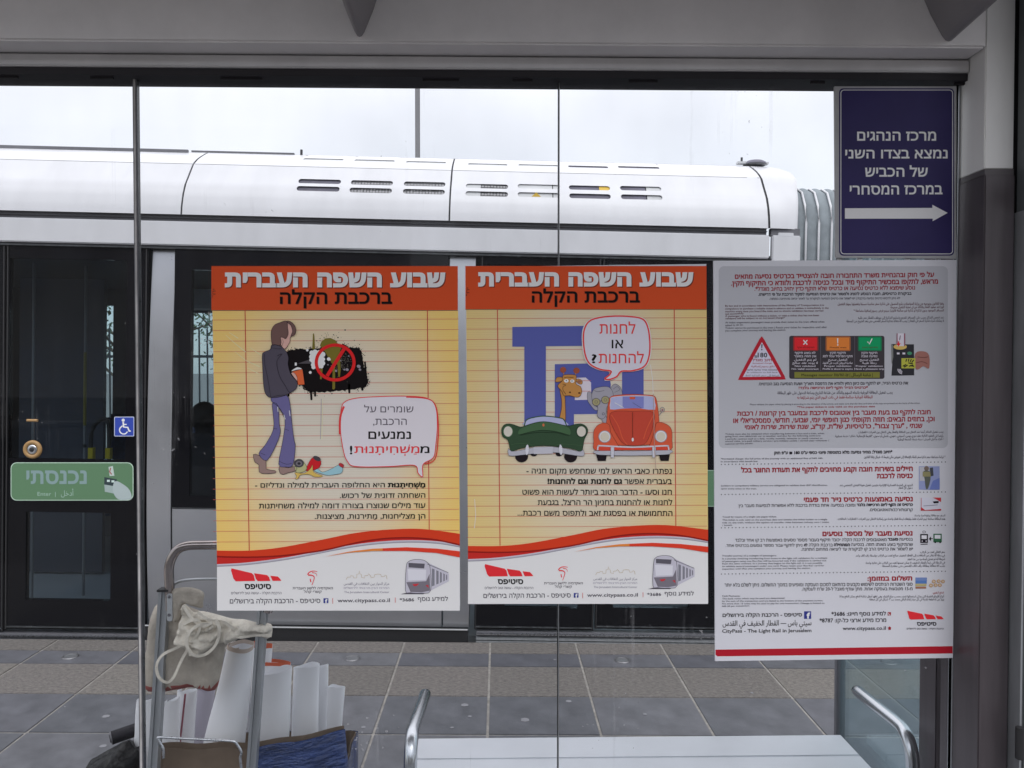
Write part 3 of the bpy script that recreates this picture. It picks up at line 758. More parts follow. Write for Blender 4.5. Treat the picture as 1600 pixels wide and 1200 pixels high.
q.box(c5.x - .064, c5.x - .034, 4.985, 5.02, c5.z - .22, c5.z - .04, M_yellow); q.box(c5.x + .046, c5.x + .076, 4.985, 5.02, c5.z - .2, c5.z - .04, M_yellow); q.build('handrail', tram)

# a seated passenger seen through the tram window
def skin_body(name, verts, edges, radii, m, parent=None, sub=2):
    me = bpy.data.meshes.new(name); me.from_pydata(verts, edges, []); o = bpy.data.objects.new(name, me); link(o, parent)
    sk = o.modifiers.new('skin', 'SKIN'); me.materials.append(m)
    for i, r in enumerate(radii): me.skin_vertices[0].data[i].radius = (r, r)
    me.skin_vertices[0].data[0].use_root = True
    ss = o.modifiers.new('sub', 'SUBSURF'); ss.levels = sub; ss.render_levels = sub
    bpy.context.view_layer.update()
    m2 = bpy.data.meshes.new_from_object(o.evaluated_get(bpy.context.evaluated_depsgraph_get()))
    o.modifiers.clear(); o.data = m2
    for p_ in m2.polygons: p_.use_smooth = True
    return o
xs = tx(325, 690, 5.5); ys = 5.5
m_cloth = mat('dark_coat', (.02, .02, .025), .8)
per = empty('person', (xs, ys, 0.0), 'dark-haired passenger in a dark coat seated inside the tram behind the window', 'person')
bv = [(0, 0, .55), (0, .0, .75), (0, .02, .95), (0, .02, 1.07), (0, .0, 1.14), (0, -.02, 1.22), (0, -.03, 1.29),
      (-.17, .02, 1.02), (-.22, -.02, .80), (-.18, -.22, .68), (.17, .02, 1.02), (.22, -.02, .80), (.18, -.22, .68),
      (-.10, -.02, .53), (-.12, -.40, .55), (-.12, -.42, .12), (-.12, -.52, .06), (.10, -.02, .53), (.12, -.40, .55), (.12, -.42, .12), (.12, -.52, .06)]
be = [(0, 1), (1, 2), (2, 3), (3, 4), (4, 5), (5, 6), (3, 7), (7, 8), (8, 9), (3, 10), (10, 11), (11, 12), (0, 13), (13, 14), (14, 15), (15, 16), (0, 17), (17, 18), (18, 19), (19, 20)]
br = [.15, .14, .15, .10, .055, .085, .07, .075, .055, .04, .075, .055, .04, .09, .075, .05, .05, .09, .075, .05, .05]
skin_body('body', bv, be, br, m_cloth, per)
hv = MB(); n = 16
for i in range(1): pass
vs = [(.098 * math.sin(a) * math.cos(t), -.01 + .108 * math.sin(a) * math.sin(t), 1.245 + .118 * math.cos(a)) for a in [R(x_) for x_ in (2, 20, 40, 60, 80, 100, 120)] for t in [2 * math.pi * k / n for k in range(n)]]
hv.add(vs, [(a * n + k, a * n + (k + 1) % n, (a + 1) * n + (k + 1) % n, (a + 1) * n + k) for a in range(6) for k in range(n)], mat('hair', (.012, .010, .010), .7), True); hv.build('hair', per)

# ------------------------------------------------------------------ beyond the tram: pole, fence, trees, lamp
def far_pole(px, Y, z1, r, m):
    X = at(px, 200, Y).x; return X
X = at(652.5, 200, 9.5).x
o = empty('catenary_pole', (X, 9.5, -.35), 'tall grey pole rising behind the tram roof', 'pole')
q = MB(); q.box(-.028, .028, -.028, .028, .04, 8.3, mat('pole_grey', (.20, .20, .21), .6), bev=.005); q.build('post', o)
q = MB(); q.box(-.16, .16, -.16, .16, 0, .04, M_gutter); q.build('base_plate', o)
X = at(1395, 130, 8.0).x; zt = at(1395, 129, 8.0).z
o = empty('street_lamp', (X, 8.0, -.35), 'grey street lamp whose head shows just above the blue sign', 'street lamp')
q = MB(); q.tube([(0, 0, 0), (0, 0, zt + .3)], .05, M_gutter, radii=[1.2, .8]); q.build('post', o)
q = MB(); q.prism([(-.17, zt + .40), (.13, zt + .40), (.08, zt + .34), (-.10, zt + .31)], -.4, .1, M_gutter); q.build('lamp_head', o)
fe = empty('metal_fence', (0, 11.5, -.35), 'dark metal railing fence on the far side of the tracks', 'fence')
m_f = mat('fence_metal', (.03, .035, .04), .5)
q = MB(); q.box(-9, 6, -.02, .02, .3, .34, m_f); q.build('rail', fe); q = MB(); q.box(-9, 6, -.02, .02, 2.1, 2.14, m_f); q.build('rail', fe)
barm = None
for i in range(125):
    x = -9 + i * .12
    if barm is None:
        q = MB(); q.box(-.010, .010, -.01, .01, 0, 2.5, m_f); q.add([(-.01, -.01, 2.5), (.01, -.01, 2.5), (.01, .01, 2.5), (-.01, .01, 2.5), (0, 0, 2.6)], [(0, 1, 4), (1, 2, 4), (2, 3, 4), (3, 0, 4)], m_f); ob = q.build('bar', fe); barm = ob.data
    else: ob = bpy.data.objects.new('bar', barm); link(ob, fe)
    ob.location = (x, 0, 0)
m_leaf = [mat('leaf_%d' % i, c, .6) for i, c in enumerate([(.05, .09, .035), (.08, .12, .05), (.035, .065, .03)])]
m_bark = mat('bark', (.10, .08, .06), .9, vary=.3, vscale=10)
def tree(x, y, h, seed, label):
    rnd = random.Random(seed); o = empty('tree', (x, y, -.35), label, 'tree', 'trees beyond the tracks')
    q = MB(); q.tube(catmull([(0, 0, 0), (.05, 0, h * .3), (-.04, .03, h * .55), (.02, 0, h * .8)], n=4), .11, m_bark, n=9, radii=[1 - .7 * k / 12 for k in range(13)])
    tips = []
    for k in range(11):
        a = rnd.uniform(0, 6.28); z = h * rnd.uniform(.3, .7); r_ = h * rnd.uniform(.18, .34); e_ = Vector((math.cos(a) * r_, math.sin(a) * r_, z + h * rnd.uniform(.1, .25))); tips.append(e_)
        q.tube([(0, 0, z), Vector((math.cos(a) * r_ * .5, math.sin(a) * r_ * .5, z + h * .08)), e_], .035, m_bark, n=6, radii=[1, .7, .3])
    q.build('trunk', o)
    q = MB()
    for tpt in tips + [Vector((0, 0, h * .85))]:
        for k in range(170):
            d = Vector((rnd.gauss(0, 1), rnd.gauss(0, 1), rnd.gauss(0, .8))) * h * .075; p_ = tpt + d; s_ = rnd.uniform(.03, .06)
            a = Vector((rnd.uniform(-1, 1), rnd.uniform(-1, 1), rnd.uniform(-1, 1))).normalized(); b_ = a.orthogonal().normalized()
            q.add([p_ - a * s_, p_ + b_ * s_ * .45, p_ + a * s_, p_ - b_ * s_ * .45], [(0, 1, 2, 3)], m_leaf[rnd.randrange(3)])
    q.build('crown', o)
tl_ = [(-6.6, 14.2, 4.4, 'bushy tree behind the fence seen through the left tram door'), (-4.9, 15.5, 4.6, 'bushy tree behind the fence seen through the tram window'),
       (-3.1, 14.5, 4.2, 'bushy tree behind the fence hidden mostly by the left orange poster'), (1.4, 15.0, 4.5, 'bushy tree behind the fence seen between the poster with cars and the notice'), (3.6, 14.5, 4.3, 'bushy tree behind the fence and the tram end')]
for i, (x, y, h, lb) in enumerate(tl_): tree(x, y, h, i, lb)
# the houses across the road behind the photographer (they show as reflections in the panes)
m_stone = mat('pale_stone', (.20, .18, .15), .9, vary=.12, vscale=3, bump=.5, bscale=20)
def house(x, w, h, label):
    o = empty('house', (x, -15, -.02), label, 'house', 'houses across the road')
    q = MB(); q.box(-w / 2, w / 2, -4, 0, 0, h, m_stone); q.build('wall', o)
    q = MB(); q.box(-w / 2 - .15, w / 2 + .15, -4.15, .15, h, h + .2, m_conc); q.build('roof', o)
    for fl in range(int(h // 3)):
        for k in range(int(w // 2.2)):
            wxx = -w / 2 + 1.2 + k * 2.2; q = MB(); q.box(wxx - .5, wxx + .5, .002, .06, fl * 3 + 1, fl * 3 + 2.3, m_stone); f = q.build('window', o)
            q = MB(); q.box(wxx - .42, wxx + .42, .061, .07, fl * 3 + 1.08, fl * 3 + 2.22, M_int); q.build('pane', f)
house(-9, 13, 7.0, 'wide pale stone house across the road')
house(6, 14, 6.2, 'lower pale stone house across the road beside the wide one')

# ------------------------------------------------------------------ shelter
GY = 1.56
sh = empty('tram_shelter', (0, GY, 0), 'grey metal shelter with large glass panes and brown lower posts', 'shelter')
def sbuild(q, name, parent=None):
    if parent is None:
        for v in q.v: v.y -= GY
        return q.build(name, sh)
    for v in q.v: v.y -= GY
    return q.build(name, parent)
XC = .942                      # inner edge of the right column
# three panes
for (x0, x1) in ((-1.60, -.7300), (-.7215, .1210), (.1245, .938)):
    q = MB(); ya, yb = GY, GY + .010; z0, z1 = .12, 2.196
    q.add([(x0, ya, z0), (x1, ya, z0), (x1, ya, z1), (x0, ya, z1)], [(0, 1, 2, 3)], M_glass)
    q.add([(x0, yb, z0), (x1, yb, z0), (x1, yb, z1), (x0, yb, z1)], [(3, 2, 1, 0)], M_glass)
    q.add([(x0, ya, z0), (x0, yb, z0), (x0, yb, z1), (x0, ya, z1)], [(0, 1, 2, 3)], M_edge); q.add([(x1, ya, z0), (x1, yb, z0), (x1, yb, z1), (x1, ya, z1)], [(3, 2, 1, 0)], M_edge)
    q.add([(x0, ya, z1), (x1, ya, z1), (x1, yb, z1), (x0, yb, z1)], [(0, 1, 2, 3)], M_edge); q.add([(x0, ya, z0), (x1, ya, z0), (x1, yb, z0), (x0, yb, z0)], [(3, 2, 1, 0)], M_edge)
    sbuild(q, 'glass_pane')
q = MB(); q.box(-.7295, -.7275, GY - .002, GY + .012, .12, 2.19, M_gutter); q.box(-.7274, -.7238, GY - .003, GY + .0125, .12, 2.19, mat('pale_joint', (.50, .49, .48), .5, vary=.3, vscale=12)); q.box(-.7237, -.7220, GY - .002, GY + .012, .12, 2.19, M_gutter); sbuild(q, 'joint_strip')
q = MB(); q.box(.1215, .1226, GY + .001, GY + .009, .12, 2.19, M_dark); q.box(.1228, .1240, GY + .0005, GY + .0095, .12, 2.19, M_alu); sbuild(q, 'joint_strip')
q = MB(); q.box(.9380, .9405, GY - .002, GY + .012, .12, 2.19, M_alu); sbuild(q, 'joint_strip')
q = MB(); q.box(-2.6, XC - .001, 1.535, 1.60, 2.176, 2.1895, M_gasket)
for k in range(9):
    xx = -1.3 + k * .27 + random.uniform(-.08, .08); q.box(xx, xx + random.uniform(.02, .1), 1.545, 1.55, 2.1715, 2.176, M_gasket)
sbuild(q, 'gasket')
q = MB(); q.box(-2.6, XC - .0015, 1.528, 1.605, 2.190, 2.214, M_rail, bev=.002); sbuild(q, 'top_rail')
q = MB(); q.box(-2.6, XC - .002, 1.475, 1.62, 2.2165, 2.47, M_beam, bev=.004); sbuild(q, 'beam')
# column: brown below, light cladding above
q = MB(); q.box(XC, .9996, 1.480, 1.60, 1.985, 2.56, M_light, bev=.002); sbuild(q, 'upper_cladding')
q = MB(); q.box(XC - .002, .999, 1.474, 1.604, -.05, 1.974, M_brown, bev=.002); q.box(XC - .001, .998, 1.477, 1.602, 1.974, 1.985, mat('brown_cap', (.10, .09, .095), .5)); sbuild(q, 'column')
# V-shaped canopy ribs reaching out over the photographer
for (px, py, w0) in ((562, 58, .040), (1482, 65, .055)):
    t0 = at(px, py, 1.475); q = MB(); ring = []
    Ys = [1.4745, 1.35, 1.2, 1.0, .82]
    sec = [(0, 0), (.0045, .002), (.0095, .010), (.026, .050), (.042, .10), (.062, .20)]
    vs = []
    for Y in Ys:
        up = (1.4745 - Y) * .10
        pts = [(-a * w0 / .040, z) for a, z in sec[::-1]] + [(a * w0 / .040, z) for a, z in sec[1:]]
        for a, z in pts: vs.append((t0.x + a, Y, t0.z + z + up))
    m_ = 2 * len(sec) - 1
    q.add(vs, [(i * m_ + j, i * m_ + j + 1, (i + 1) * m_ + j + 1, (i + 1) * m_ + j) for i in range(len(Ys) - 1) for j in range(m_ - 1)], M_rib, True)
    q.add(vs[:m_], [list(range(m_))], M_rib); sbuild(q, 'canopy_rib')
# roof slab over the bench and the eave on this side
q = MB(); q.add([(-2.6, .60, 2.57), (1.5, .60, 2.57), (1.5, 1.6, 2.47), (-2.6, 1.6, 2.47), (-2.6, .60, 2.61), (1.5, .60, 2.61), (1.5, 1.6, 2.53), (-2.6, 1.6, 2.53)], [(0, 3, 2, 1), (4, 5, 6, 7), (0, 1, 5, 4), (1, 2, 6, 5), (2, 3, 7, 6), (3, 0, 4, 7)], M_beam)
sbuild(q, 'canopy_panel')
# side screen with its corner post
q = MB(); q.box(1.092, 1.25, 1.88, 1.95, 2.03, 2.75, M_light, bev=.003); sbuild(q, 'upper_cladding')
q = MB(); q.box(1.090, 1.252, 1.876, 1.954, -.03, 2.03, M_brown, bev=.003); sbuild(q, 'corner_post')
q = MB(); q.box(1.104, 1.114, 1.955, 2.44, .12, 2.2, M_sglass); sbuild(q, 'side_screen_pane')
q = MB(); q.box(1.094, 1.122, 2.44, 2.462, .0, 2.2, M_gutter, bev=.002); sbuild(q, 'screen_edge_post')
q = MB(); q.box(-2.6, 1.25, 1.605, 1.95, 2.50, 2.54, M_beam); sbuild(q, 'roof_beam')

# hinged panel right of the column
gt = empty('hinged_panel', (1.0245, 1.46, 0), 'dark hinged service panel at the right of the brown column', 'panel')
q = MB(); q.box(-.020, .40, -.02, .02, .05, 2.5, mat('panel_grey', (.10, .11, .115), .4), bev=.003); q.build('leaf', gt)
q = MB(); q.box(-.024, -.0205, -.018, .018, .05, 1.9, M_alu); q.build('edge_strip', gt)
q = MB(); q.box(-.0247, .05, .032, .06, 0.0, 2.56, M_dark); q.build('frame_seal', gt)
q = MB(); q.tube([(-.030, -.028, .855), (-.030, -.028, .915)], .008, M_dark); q.box(-.03, .01, -.026, -.0205, .86, .91, M_dark); q.build('hinge', gt)
q = MB(); q.box(-.028, .02, -.05, -.021, 1.925, 1.975, M_brown, bev=.012); q.build('latch', gt)

# ------------------------------------------------------------------ bench
bn = empty('bench', (.41, 2.1, 0), 'pale laminate bench with steel armrests behind the glass', 'bench')
def bb(q, name, par=None):
    for v in q.v: v.x -= .41; v.y -= 2.1
    return q.build(name, par or bn)
for (y0, y1) in ((2.240, 2.367), (2.110, 2.236), (1.980, 2.106), (1.850, 1.976)):
    q = MB(); q.box(-.250, 1.075, y0, y1, .423, .450, M_bench, bev=.003); bb(q, 'seat_slat')
for X0, X1 in ((-.209, -.222), (1.033, 1.058)):
    q = MB()
    pth = [(X0, 2.175, .672), (X0, 2.16, .672), (X0 + (X1 - X0) * .4, 2.08, .668), (X1, 1.99, .660), (X1, 1.955, .650), (X1, 1.932, .625), (X1, 1.922, .59), (X1, 1.92, .52), (X1, 1.92, .40)]
    pp = catmull(pth, n=4); rad = [.62, .86, .96] + [1] * (len(pp) - 3)
    q.tube(pp, .0170, mat('brushed_armrest', (.52, .54, .57), .26, 1), n=20, ry=.0150, up=(0, -.7, .7), radii=rad); bb(q, 'armrest')
for X0 in (-.05, .87):
    q = MB(); q.box(X0 - .02, X0 + .02, 1.90, 2.32, .37, .42, M_alu, bev=.003); q.box(X0 - .02, X0 + .02, 2.08, 2.14, .02, .37, M_alu, bev=.003); q.box(X0 - .06, X0 + .06, 2.03, 2.19, 0.006, .02, M_alu); bb(q, 'leg')

# ------------------------------------------------------------------ posters and signs on the panes
def sheet_plane(root, Ys):
    def f(px, py, layer):
        p = at(px, py, Ys); return Vector((p.x - root.location.x, Ys - layer * .00018 - root.location.y, p.z - root.location.z))
    return f
def paper_mat(name, yellow, pale_, cx=.5, cz=.5):
    """ruled-paper print: yellow towards the margins, paler in the middle"""
    m = bpy.data.materials.new(name); m.use_nodes = True; nt = m.node_tree; N = nt.nodes.new; L = nt.links.new; b_ = nt.nodes['Principled BSDF']; b_.inputs['Roughness'].default_value = .5
    t = N('ShaderNodeTexCoord'); mp = N('ShaderNodeMapping'); mp.inputs['Location'].default_value = (-cx, 0, -cz); L(t.outputs['Generated'], mp.inputs[0])
    mp2 = N('ShaderNodeMapping'); mp2.inputs['Scale'].default_value = (1.7, 0, 1.15); L(mp.outputs[0], mp2.inputs[0])
    ln = N('ShaderNodeVectorMath'); ln.operation = 'LENGTH'; L(mp2.outputs[0], ln.inputs[0])
    r = N('ShaderNodeValToRGB'); r.color_ramp.interpolation = 'EASE'; r.color_ramp.elements[0].color = (*pale_, 1); r.color_ramp.elements[0].position = .22
    r.color_ramp.elements[1].color = (*yellow, 1); r.color_ramp.elements[1].position = .98; L(ln.outputs['Value'], r.inputs[0])
    w_ = N('ShaderNodeTexWave'); w_.bands_direction = 'Z'; w_.inputs['Scale'].default_value = 90; w_.inputs['Distortion'].default_value = 0; L(t.outputs['Object'], w_.inputs['Vector'])
    mx = N('ShaderNodeMix'); mx.data_type = 'RGBA'; mx.blend_type = 'MULTIPLY'; mx.inputs[7].default_value = (.93, .91, .86, 1); L(w_.outputs['Fac'], mx.inputs[0]); L(r.outputs[0], mx.inputs[6]); L(mx.outputs[2], b_.inputs['Base Color'])
    n = N('ShaderNodeTexNoise'); n.inputs['Scale'].default_value = 7; n.inputs['Detail'].default_value = 3; L(t.outputs['Object'], n.inputs['Vector'])
    bp = N('ShaderNodeBump'); bp.inputs['Strength'].default_value = .35; bp.inputs['Distance'].default_value = .004; L(n.outputs['Fac'], bp.inputs['Height']); L(bp.outputs[0], b_.inputs['Normal'])
    return m
m_paper = mat('poster_white', (.70, .71, .765), .45, bump=.3, bscale=9)
m_paper.node_tree.nodes
yel = tuple(x / PF for x in lin((198, 168, 94))); pal = tuple(x / PF for x in lin((180, 174, 162)))
m_ruled1 = paper_mat('ruled_paper_a', yel, pal, .50, .50); m_ruled2 = paper_mat('ruled_paper_b', tuple(x / PF for x in lin((186, 164, 108))), pal, .5, .55)
orange = ink(172, 64, 32); redl = ink(160, 52, 48); black = ink(12, 8, 10); hwhite = ink(200, 192, 188); shadow = ink(95, 42, 32)
red1 = ink(172, 50, 28); red2 = ink(160, 36, 32); grayp = ink(120, 116, 126); whitep = ink(186, 184, 200); logo = ink(182, 40, 46)

def sheet(root, Ys, corners, m, edge=True):
    q = MB(); pts = [at(x, y, Ys) for x, y in corners]; vs = [Vector((p.x - root.location.x, Ys - root.location.y, p.z - root.location.z)) for p in pts]
    bk = [v + Vector((0, .0012, 0)) for v in vs]
    q.add(vs + bk, [(3, 2, 1, 0), (4, 5, 6, 7), (0, 1, 5, 4), (1, 2, 6, 5), (2, 3, 7, 6), (3, 0, 4, 7)], m); return q.build('paper_sheet', root)

def waves(P, x0, x1):
    U = [(x0, 762), (260, 762), (450, 744), (700, 697), (900, 657), (1100, 637), (1300, 634), (x1, 662)]
    D = [(x1, 724), (1350, 690), (1150, 682), (950, 702), (700, 757), (450, 789), (250, 797), (x0, 793)]
    B_ = [(x0, 843), (250, 833), (500, 800), (800, 742), (1000, 712), (1200, 700), (1380, 706), (x1, 728)]
    cat = lambda L_: [(p.x, p.y) for p in catmull([(a, b_, 0) for a, b_ in L_], n=5)]
    u, d, b_ = cat(U), cat(D), cat(B_)
    # white foot of the sheet
    P.poly(b_ + [(x1, 1120), (x0, 1120)], whitep, 2)
    for k, g_ in enumerate((128, 148, 168)):
        P.poly([(x, y + 16 - k * 5) for x, y in b_][::-1] + [(x, y) for x, y in b_], ink(g_, g_ - 4, g_ + 6), 3 + k)
    P.poly(b_ + [p for p in d], red2, 6)
    P.poly([(x, y + 9) for x, y in d[::-1]] + d, ink(118, 24, 20), 7)
    P.poly(u + d, red1, 8)
    P.poly([(720, 797), (860, 768), (1000, 751), (1200, 742), (1380, 750), (x1, 766), (x1, 802), (1380, 776), (1200, 764), (1000, 764), (860, 774)], ink(180, 52, 36), 9)
    P.poly([(720, 797), (860, 768), (1000, 751), (1060, 748), (1060, 763), (1000, 764), (860, 774)], ink(190, 112, 52), 10)

def footer(P, dx, dy, k):
    """logos and address line; dx/dy shift between the two posters"""
    X = lambda x: (x + dx)
    def poly(pts, m, l): P.poly([(X(x), y + dy) for x, y in pts], m, l)
    poly([(160, 868), (280, 896), (292, 908), (300, 943), (185, 945), (172, 930), (157, 880)], logo, 5)
    poly([(294, 897), (372, 908), (383, 920), (391, 943), (316, 944), (305, 930)], logo, 5)
    poly([(391, 912), (436, 917), (447, 928), (457, 942), (404, 943)], logo, 5)
    P.text('סיטיפס', X(238), X(395), 961 + dy, 992 + dy, black, 5, .035)
    P.text('הרכבת הקלה - עושה טוב לירושלים', X(158), X(457), 1009 + dy, 1022 + dy, ink(70, 66, 78), 5)
    P.stroke([(X(612), 905 + dy), (X(625), 890 + dy), (X(648), 884 + dy), (X(670), 888 + dy)], 7, logo, 5, 4, taper=(1, .4))
    P.stroke([(X(640), 893 + dy), (X(662), 899 + dy), (X(668), 915 + dy)], 5, logo, 5, 4, taper=(1, .3)); P.stroke([(X(616), 908 + dy), (X(640), 910 + dy), (X(652), 925 + dy), (X(638), 968 + dy)], 8, logo, 5, 4, taper=(1, .4)); P.stroke([(X(628), 930 + dy), (X(632), 950 + dy)], 6, logo, 5)
    P.text('האקדמיה ללשון העברית', X(524), X(763), 980 + dy, 993 + dy, ink(62, 56, 66), 5, .01)
    P.text('קשרי קהל', X(590), X(696), 1001 + dy, 1014 + dy, ink(62, 56, 66), 5, .01)
    sk = ink(150, 135, 110); pts = [(842, 935), (850, 920), (868, 920), (868, 912), (884, 914), (886, 925), (905, 925), (906, 902), (917, 902), (920, 882), (925, 902), (932, 904), (934, 922), (952, 926), (952, 912), (970, 910), (976, 900), (986, 912), (990, 922), (1008, 920), (1012, 905), (1030, 902), (1048, 904), (1052, 918), (1070, 916), (1072, 908), (1082, 912), (1085, 932)]
    P.stroke([(X(x), y + dy) for x, y in pts], 2.4, sk, 5)
    P.text('مركز الحوار بين الثقافات في القدس', X(828), X(1098), 953 + dy, 966 + dy, ink(100, 96, 110), 5)
    P.text('המרכז הבין-תרבותי לירושלים', X(828), X(1098), 980 + dy, 990 + dy, ink(125, 120, 135), 5)
    P.text('The Jerusalem Intercultural Center', X(830), X(1098), 1003 + dy, 1015 + dy, ink(110, 106, 120), 5)
    # drawing of a tram in perspective
    T = [(1195, 1000), (1200, 860), (1212, 828), (1250, 815), (1300, 818), (1330, 838), (1342, 870), (1345, 1000), (1290, 1015), (1225, 1012)]
    poly([(1165, 1022), (1230, 1005), (1345, 1000), (1300, 1022)], ink(70, 66, 74), 4)
    P.poly([(X(x), y + dy) for x, y in [(1325, 832), (1440, 888), (1453, 900), (1452, 945), (1345, 1000)]], ink(160, 158, 168), 5)
    for a, c_ in ((1352, 1368), (1378, 1392), (1400, 1411), (1420, 1429), (1436, 1443)):
        y0 = 868 + (a - 1352) * .42; y1 = 975 - (a - 1352) * .42; poly([(a, y0), (c_, y0 + 6), (c_, y1 - 6), (a, y1)], ink(104, 104, 112), 6)
    P.poly([(X(x), y + dy) for x, y in T], ink(158, 156, 166), 7, 3); P.stroke([(X(x), y + dy) for x, y in T], 2.5, ink(60, 58, 66), 8, 3, True)
    poly([(1213, 835), (1310, 840), (1306, 868), (1214, 862)], ink(76, 74, 82), 8)
    poly([(1207, 872), (1318, 876), (1316, 936), (1212, 940)], ink(176, 176, 188), 8)
    poly([(1200, 950), (1318, 944), (1338, 900), (1342, 1000), (1290, 1010), (1225, 1008)], ink(98, 94, 102), 8)
    poly([(1236, 962), (1276, 958), (1262, 972), (1246, 974)], ink(160, 44, 52), 9); P.stroke([(X(1325), 842 + dy), (X(1450), 893 + dy)], 2.5, ink(60, 58, 66), 9)
    poly([(1314, 968), (1330, 966), (1334, 984)], ink(160, 44, 52), 9)
    # address line
    P.text('סיטיפס - הרכבת הקלה בירושלים', X(150), X(688), 1052 + dy, 1077 + dy, ink(46, 42, 54), 5, .006, dy=-3)
    P.rect(X(707), 1046 + dy, X(736), 1075 + dy, ink(44, 50, 110), 5); P.text('f', X(716), X(731), 1050 + dy, 1075 + dy, whitep, 6, .04)
    P.stroke([(X(762), 1045 + dy), (X(762), 1078 + dy)], 3, redl, 5)
    P.text('www.citypass.co.il', X(790), X(1102), 1048 + dy, 1070 + dy, ink(46, 42, 54), 5, .012, dy=-2)
    P.stroke([(X(1134), 1042 + dy), (X(1134), 1072 + dy)], 3, redl, 5)
    P.text('*3686', X(1160), X(1246), 1046 + dy, 1065 + dy, ink(46, 42, 54), 5, .012, dy=-1); P.text('למידע נוסף', X(1268), X(1447), 1040 + dy, 1062 + dy, ink(46, 42, 54), 5, .006, dy=-1)

def header(P, x0, x1, y0, y1, dx, tilt):
    P.rect(x0, y0, x1, y1, orange, 3); P.rect(x0, y1, x1, y1 + 5, ink(120, 92, 66), 2)
    P.text('שבוע השפה העברית', x0 + dx[0] + 5, x0 + dx[1] + 6, 103 + tilt, 193 + tilt, shadow, 4, .056)
    P.text('שבוע השפה העברית', x0 + dx[0], x0 + dx[1], 98 + tilt, 187 + tilt, hwhite, 5, .056)
    P.text('ברכבת הקלה', x0 + dx[2] + 3, x0 + dx[3] + 3, 219 + tilt, 288 + tilt, shadow, 4, .02)
    P.text('ברכבת הקלה', x0 + dx[2], x0 + dx[3], 216 + tilt, 285 + tilt, black, 5, .02)
    P.text('יח"', x0 + 25, x0 + 75, 228, 246, ink(80, 36, 28), 5, 0, vert=True)

def ruled(P, x0, x1, ys, vl, vr, vy0, vy1, tilt):
    for y in ys: P.stroke([(x0, y + tilt), (x1, y - tilt)], 2.6, ink(164, 84, 72), 2)
    P.stroke([(vl[0], vy0), (vl[1], vy1)], 5, redl, 3); P.stroke([(vr[0], vy0), (vr[1], vy1 - 120)], 5, redl, 3)

YP1, YP2 = 1.5535, 1.5525
# ---------------- left poster
ctr = at(527, 684, YP1)
p1 = empty('poster', (ctr.x, YP1, ctr.z), 'orange poster with a walking man, black spray paint and a red ban sign', 'poster', 'orange language week posters')
s1 = sheet(p1, YP1, [(330.5, 415.7), (715.3, 417.5), (718.8, 946.5), (340.5, 952)], m_paper)
P = Print(p1, sheet_plane(p1, YP1)); Z1, Z2 = (320, 400, 3.8095), (320, 660, 3.8095)
P.zoom = Z1
P.poly([(46, 322), (1508, 322), (1518, 990.5 + 690), (73, 990.5 + 780)], m_ruled1, 1); P.build('ruled_paper')
ys1 = [378 + 62.9 * k for k in range(22)]
ruled(P, 50, 1512, ys1, (240, 265), (1325, 1336), 322, 990 + 762, 3); P.build('ruled_lines')
header(P, 40, 1506, 60, 322, (80, 1392, 408, 1075), 0); P.build('header_band')
# spray cloud, drips and ban sign (zoom 8x from 400,490)
P.zoom = (400, 490, 8)
blk = ink(14, 10, 12)
rr = random.Random(3)
out = [(380, 500), (470, 450), (640, 440), (760, 430), (900, 400), (1050, 380), (1180, 420), (1290, 440), (1330, 520), (1345, 640), (1380, 760), (1400, 850), (1350, 920), (1200, 945), (1000, 965), (780, 985), (640, 965), (580, 900), (420, 860), (380, 700)]
cl = [(p.x + rr.uniform(-9, 9), p.y + rr.uniform(-9, 9)) for p in catmull([(a, b_, 0) for a, b_ in out], True, 8)]
P.poly(cl, blk, 4)
for k in range(430):
    a = rr.choice(cl); d = abs(rr.gauss(0, 34)); t = rr.uniform(0, 6.28); r_ = max(1.5, rr.gauss(5, 3) * (1 - min(d, 80) / 110)); P.disc(a[0] + d * math.cos(t), a[1] + d * math.sin(t), r_, r_, blk, 3, 7)
for (x, y, r_) in [(1115, 205, 11), (1230, 335, 7), (970, 265, 8), (1025, 300, 10), (905, 268, 5), (1035, 235, 4), (760, 340, 8), (800, 310, 5), (850, 300, 5)]: P.disc(x, y, r_, r_ * .8, blk, 3, 8)
for x0, x1, y1, w_ in ((682, 694, 1070, 26), (738, 740, 1025, 26), (1165, 1167, 985, 26), (1325, 1330, 950, 28), (405, 408, 1025, 26), (545, 548, 905, 14)): P.stroke([(x0, 880 if x0 > 600 else 850), (x1, y1)], w_, blk, 4); P.disc(x1, y1, w_ / 2, w_ / 2, blk, 4, 10)
P.stroke([(1310, 540), (1330, 740)], 26, blk, 4); P.stroke([(1362, 600), (1378, 790)], 22, blk, 4)
for x, y, r_ in ((1285, 660, 26), (1300, 700, 18), (1140, 700, 22), (1105, 700, 14), (1000, 715, 18), (1060, 590, 12), (1160, 530, 10), (900, 640, 10)): P.disc(x, y, r_, r_ * .8, grayp, 5, 7, .4)
for k in range(160): P.disc(rr.gauss(1090, 60), rr.gauss(590, 75), rr.uniform(2, 6), rr.uniform(2, 6), ink(92, 88, 80), 5, 6)
ol = ink(98, 90, 34)
P.poly([(800, 400), (820, 350), (870, 310), (930, 305), (990, 330), (1020, 370), (1060, 420), (1050, 520), (1060, 700), (1050, 790), (1030, 790), (1020, 640), (990, 620), (990, 930), (975, 950), (955, 940), (960, 640), (900, 540), (860, 470)], ol, 6)
P.stroke([(722, 270), (722, 445)], 36, ol, 6, taper=(.5, 1)); P.disc(720, 262, 9, 14, ol, 6, 10); P.stroke([(822, 640), (812, 820)], 36, ol, 6, taper=(1, .6))
